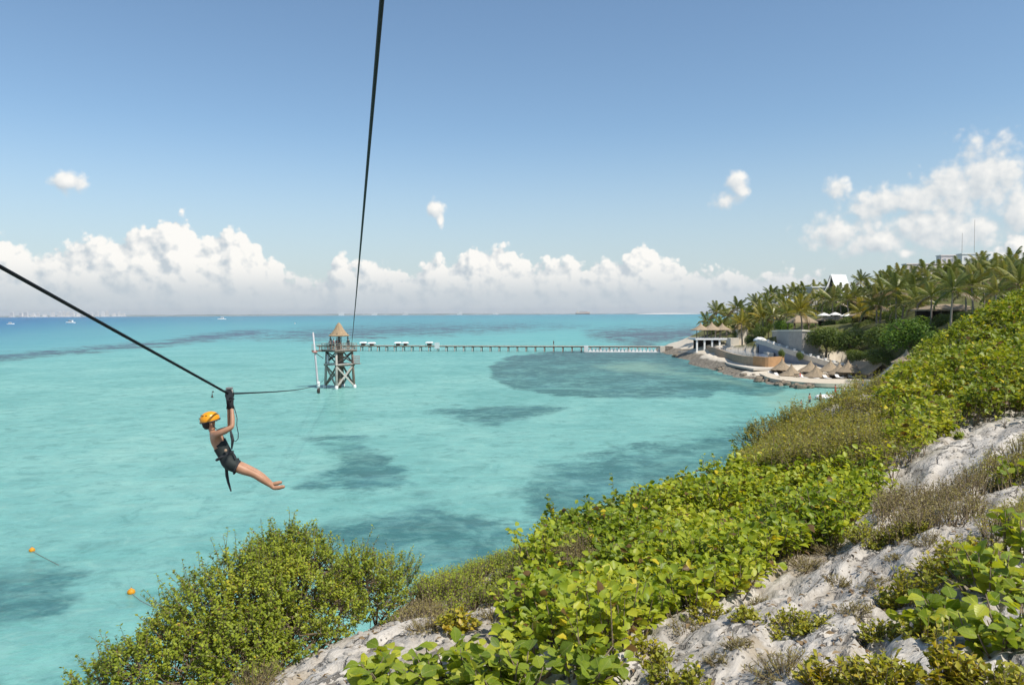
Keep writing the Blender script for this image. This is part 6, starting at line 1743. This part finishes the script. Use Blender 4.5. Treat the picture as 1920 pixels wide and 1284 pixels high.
    MB().lathe(R3(445, 772, -0.14) - o0 - np.array([0, 0, 0.02]), [(0.012, 0), (0.022, 0.012), (0.022, 0.03), (0.012, 0.04)], 8).build('buckle', simple('buckle_metal', (0.45, 0.3, 0.2), 0.4), root)
    MB().tube([R3(440, 930) - o0, R3(450, 1030) - o0, R3(475, 1100) - o0, R3(500, 1180) - o0], [0.010, 0.012, 0.020, 0.012], 5).build('strap_tail', web, root)
    MB().tube([R3(455, 965) - o0, R3(465, 1030) - o0, R3(478, 1100) - o0], [0.022, 0.017, 0.013], 5).build('strap_tail', web, root)
    MB().tube([R3(490, 560, .05) - o0, R3(505, 620, 0.0) - o0, R3(515, 670, -0.02) - o0, R3(505, 760, -0.03) - o0], [0.010, 0.024, 0.024, 0.012], 6).build('lanyard', web, root)
    MB().tube([R3(488, 240, .02) - o0, R3(492, 400, .05) - o0, R3(490, 560, .05) - o0], 0.010, 5).build('lanyard', web, root)
    tail = [R3(525, 320, -0.02), R3(545, 390, -.02), R3(560, 450, -.02), R3(556, 520, -.02), R3(572, 600, -.02), R3(570, 650, -.02), R3(548, 680, -.02), R3(520, 670, -.02)]
    MB().tube([q - o0 for q in tail], 0.006, 5).build('cord', web, root, True)
    return o0
build_rider()
def build_trolley():
    c = R3(483, 200)
    root = empty('zip_line_trolley', c, label='black pulley trolley with grips on the cable above the rider', cat='trolley')
    d = unit(TR - L0); t = np.array([d[0] * 0.6, d[1] * 0.6, -0.12]); t = unit(t)
    for s in (-1, 1):
        mb = MB(); o = np.array([0, s * 0.028, 0])
        V = [(-.05, 0, .055), (.045, 0, .05), (.06, 0, -.03), (.03, 0, -.12), (-.035, 0, -.12), (-.055, 0, -.03)]
        V = [np.array(v) + o for v in V]; V += [v + np.array([0, s * 0.008, 0]) for v in V]
        mb.add(V, [tuple(range(6)), tuple(range(11, 5, -1))] + [(i, 6 + i, 6 + (i + 1) % 6, (i + 1) % 6) for i in range(6)]); mb.build('side_plate', STEEL, root)
    for x in (-0.028, 0.026):
        mb = MB(); ring = [(x + 0.022 * math.cos(a), 0, 0.025 + 0.022 * math.sin(a)) for a in np.linspace(0, 6.283, 13)]; mb.tube(ring, 0.012, 6); mb.build('wheel', simple('wheel_metal', (0.35, 0.33, 0.30), 0.35, 0.2, 10.0, 0.5, 0.1, 0.01, (1, 1, 1), 0.8), root, True)
    MB().tube([(0, -0.09, -0.10), (0, 0.09, -0.10)], 0.017, 8).build('grip', simple('rubber_grip', (0.02, 0.02, 0.02), 0.9), root, True)
    MB().box((0.0, 0, 0.075), (0.085, 0.07, 0.035), bev=0.008).build('cap', simple('grey_cap', (0.22, 0.20, 0.19), 0.6), root)
    MB().tube([(0.0, 0, -0.10), (0.035, 0, -0.15), (0.05, 0, -0.20), (0.02, 0, -0.23)], 0.018, 6).build('carabiner', STEEL, root, True)
build_trolley()

# ------------------------------------------------------------------ floats and boats
ORB = simple('orange_float', (0.75, 0.30, 0.01), 0.5, 0.1, 4.0)
def buoy(px, py, r, label, rope):
    q = W(px, py); root = empty('marker_buoy', (q[0], q[1], 0), label=label, cat='buoy', group='orange marker buoys')
    MB().lathe((0, 0, -r * 0.5), [(r * .35, 0), (r * .8, r * .3), (r, r * .8), (r * .85, r * 1.3), (r * .4, r * 1.65), (r * .12, r * 1.75), (r * .12, r * 2.0)], 14).build('float', ORB, root, True)
    MB().tube([(0, 0, r * 1.5), (r * .15, 0, r * 1.62), (0, 0, r * 1.72)], r * .06, 5).build('eye', STEEL, root)
    if rope: MB().tube([np.r_[0, 0, 0.02]] + [np.r_[W(x, y)[:2] - q[:2], 0.03] for x, y in rope], 0.018, 5).build('rope', simple('wet_rope', (0.16, 0.20, 0.18), 0.9), root)
buoy(60, 1033, 0.15, 'orange marker buoy farther out in the water on the left', [(75, 1042), (110, 1060)])
buoy(246, 1112, 0.17, 'orange marker buoy nearer the shore, left of the bush', [(262, 1126), (285, 1138), (330, 1140)])
q = W(398, 745); r_ = empty('dark_marker', (q[0], q[1], 0), label='small dark marker sticking out of the water behind the rider', cat='marker')
MB().lathe((0, 0, -0.2), [(0.16, 0), (0.2, 0.2), (0.12, 0.4), (0.05, 0.6), (0.04, 1.0)], 8).build('spar', DARKW, r_, True)
MB().box((0.12, 0, 0.85), (0.22, 0.03, 0.2)).build('flag', DARKW, r_)

HULL = simple('boat_hull', (0.80, 0.80, 0.79), 0.35, 0.05, 1.0, 0.5)
def hull_mesh(L, Bm, H, name='hull'):
    V = []; F = []; n = 9
    for i in range(n):
        t = i / (n - 1); w = Bm / 2 * (1 - max(0, (t - 0.45) / 0.55) ** 2.2) * (0.9 + 0.1 * t); x = (t - 0.5) * L; sh = H * (0.75 + 0.35 * t * t)
        V += [(x, -w, sh), (x, -w * 0.75, 0.0), (x, 0, -0.25), (x, w * 0.75, 0.0), (x, w, sh)]
    for i in range(n - 1):
        for k in range(4): a = i * 5 + k; F.append((a, a + 1, a + 6, a + 5))
        F.append((i * 5 + 4, i * 5, i * 5 + 5, i * 5 + 9))
    F.append((0, 4, 3, 2, 1)); return MB().add(V, F)
def motor_boat(px, py, rz, L, label, wake=False):
    q = W(px, py); root = empty('motor_boat', (q[0], q[1], 0), rz, label=label, cat='boat', group='motor boats')
    hull_mesh(L, L * 0.28, L * 0.12).build('hull', HULL, root, True)
    MB().box((-L * .05, 0, L * .19), (L * .42, L * .2, L * .14), 0, 0.85, 0.05).build('cabin', WHITE, root)
    MB().box((-L * .02, 0, L * .20), (L * .36, L * .206, L * .05), 0, 1.0).build('windows', DKFILL, root)
    MB().box((-L * .08, 0, L * .33), (L * .36, L * .22, L * .02)).build('roof', WHITE, root)
    for sx in (-.24, .08):
        for sy in (-1, 1): MB().tube([(L * sx, sy * L * .09, L * .25), (L * sx, sy * L * .09, L * .33)], 0.04, 4).build('post', STEEL, root)
    if wake:
        o = MB().add([(-L * .5, -L * .12, 0.03), (-L * .5, L * .12, 0.03), (-L * 2.6, L * .35, 0.03), (-L * 2.6, -L * .35, 0.03)] , [(0, 1, 2, 3)]).build('wake', simple('foam', (0.75, 0.78, 0.78), 0.9, 0.1, 2.0), root)
motor_boat(20, 608, 0.2, 10, 'white motor boat nearest the left edge')
motor_boat(132, 606, 3.0, 17, 'larger white motor boat below the hotel skyline')
motor_boat(416, 599, 3.3, 22, 'white motor boat trailing a wake near the horizon', True)
motor_boat(553, 607, 1.4, 4, 'tiny white boat left of the tower')
def sail_boat():
    q = W(988, 588); root = empty('sail_boat', (q[0], q[1], 0), 0.3, label='white sail boat on the horizon above the pier', cat='boat')
    hull_mesh(26, 6, 2.5).build('hull', HULL, root, True)
    MB().tube([(2, 0, 2), (2, 0, 40)], 0.3, 5).build('mast', STEEL, root)
    MB().add([(1.5, 0, 4), (1.5, 0, 38), (-11, 0.4, 4.5), (1.5, 0.4, 4), (1.5, 0.4, 38), (-11, 0.8, 4.5)], [(0, 1, 2), (5, 4, 3), (0, 3, 4, 1), (1, 4, 5, 2), (2, 5, 3, 0)]).build('mainsail', FABRIC, root)
    MB().add([(3, 0, 4), (3, 0, 34), (13, 0.4, 3.5), (3, 0.3, 4), (3, 0.3, 34), (13, 0.7, 3.5)], [(0, 2, 1), (3, 4, 5), (0, 1, 4, 3), (1, 2, 5, 4), (2, 0, 3, 5)]).build('jib', FABRIC, root)
sail_boat()
def cargo_ship():
    d = 9000; a = P(1079, 586.2, d); b = P(1106, 586.2, d); L = b[0] - a[0]
    root = empty('cargo_ship', ((a[0] + b[0]) / 2, d, 0), 0, label='brown hazy cargo ship on the horizon', cat='ship')
    RU = simple('rusty_hull', (0.40, 0.27, 0.20), 0.8, 0.15, 0.05)
    hull_mesh(L, L * .16, 24).build('hull', RU, root, True)
    MB().box((-L * .36, 0, 36), (L * .12, L * .12, 30), 0, 0.8).build('bridge', CREAM, root)
    for k in range(4): MB().box((-L * .15 + L * .14 * k, 0, 30), (L * .11, L * .1, 8)).build('hatch', RU, root)
cargo_ship()

# ------------------------------------------------------------------ far shore
def far_shore():
    m, N, out = new_mat('far_shore_scrub')
    n = N.noise(N.n('ShaderNodeNewGeometry').outputs['Position'], 0.006, 4, 0.6)
    principled(N, out, N.ramp(n, [(0.35, (0.16, 0.20, 0.18)), (0.65, (0.30, 0.32, 0.30))]), 1.0, 0.1)
    xs = np.linspace(P(-160, 590, 9500)[0], P(1330, 586, 9500)[0], 260); V = []; F = []
    for i, x in enumerate(xs):
        h = 9 + 11 * fbm(np.array([x * 0.004]), np.array([0.3]), 3)[0] + 5 * fbm(np.array([x * 0.02]), np.array([1.3]), 5)[0]
        px = 960 + FPX * x / 9500
        h *= np.interp(px, [-100, 200, 700, 1000, 1060, 1330], [1.0, 1.2, 1.1, 0.9, 0.5, 0.35])
        V += [(x, 9300, -1), (x, 9420, h * 0.8), (x, 9500, h), (x, 9800, -1)]
    for i in range(len(xs) - 1):
        for k in range(3): a = i * 4 + k; F.append((a, a + 1, a + 5, a + 4))
    MB().add(V, F).build('far_shore', m, kind='structure')
    # long white sand spit at the right
    V = []; F = []
    for i, px in enumerate(np.linspace(1195, 1312, 40)):
        t = i / 39; x = P(px, 586, 7000)[0]; h = 8 * math.sin(math.pi * t) ** 0.6 + 0.5
        V += [(x, 6900, -0.5), (x, 6960, h), (x, 7060, h), (x, 7150, -0.5)]
    for i in range(39):
        for k in range(3): a = i * 4 + k; F.append((a, a + 1, a + 5, a + 4))
    MB().add(V, F).build('sand_spit', simple('far_sand', (0.60, 0.56, 0.50), 0.9, 0.05, 0.01), kind='structure')
    HW = simple('far_hotel_render', (0.70, 0.66, 0.61), 0.9, 0.08, 0.02)
    rr = random.Random(3)
    spots = [(23, 26, 'leftmost'), (40, 22, None), (49, 27, None), (62, 20, None), (71, 22, None), (84, 14, None), (99, 24, None), (112, 28, None), (120, 30, None), (128, 28, None), (136, 26, None), (147, 18, None), (160, 16, None), (170, 22, None), (182, 28, None), (193, 27, None), (200, 29, None), (214, 17, None), (224, 24, None), (231, 18, None)]
    for i_, (px, h, tag_) in enumerate(spots):
        d = 8600 + rr.uniform(-200, 200); h *= 2.0; w = rr.uniform(24, 44); p = P(px, 595, d)
        root = empty('hotel_tower', (p[0], d, 0), rr.uniform(-0.3, 0.3), label=ORD[i_] + ' pale hotel tower from the left in the hazy skyline', cat='tower block', group='hotel skyline')
        MB().box((0, 0, h / 2), (w, 22, h)).build('wall', HW, root)
        MB().box((w * .1, 0, h + 3), (w * .45, 14, 6)).build('roof_block', HW, root)
        MB().box((0, -4, 5), (w * 1.6, 30.2, 10)).build('podium', HW, root)
far_shore()
for i_, (px, h) in enumerate(((640, 16), (702, 12), (760, 14), (862, 13), (930, 12))):
    p = P(px, 589, 8900); root = empty('far_house', (p[0], 8900, 0), 0, label=ORD[i_] + ' small pale building from the left on the low far shore', cat='building', group='buildings on the far shore')
    MB().box((0, 0, h), (60, 20, 2 * h)).build('wall', MATS['far_hotel_render'], root); MB().box((8, 0, 2 * h + 2), (30, 14, 5)).build('roof_block', WHITE, root)

# ------------------------------------------------------------------ sea haze
def build_haze():
    m, N, out = new_mat('sea_haze')
    v = N.n('ShaderNodeVolumePrincipled', ins={'Color': (0.86, 0.90, 0.94, 1), 'Density': 4.5e-5, 'Anisotropy': 0.2})
    N.link(v.outputs[0], out.inputs['Volume'])
    MB().box((0, 7100, 40), (30000, 14800, 92)).build('haze', m, kind='stuff')
build_haze()
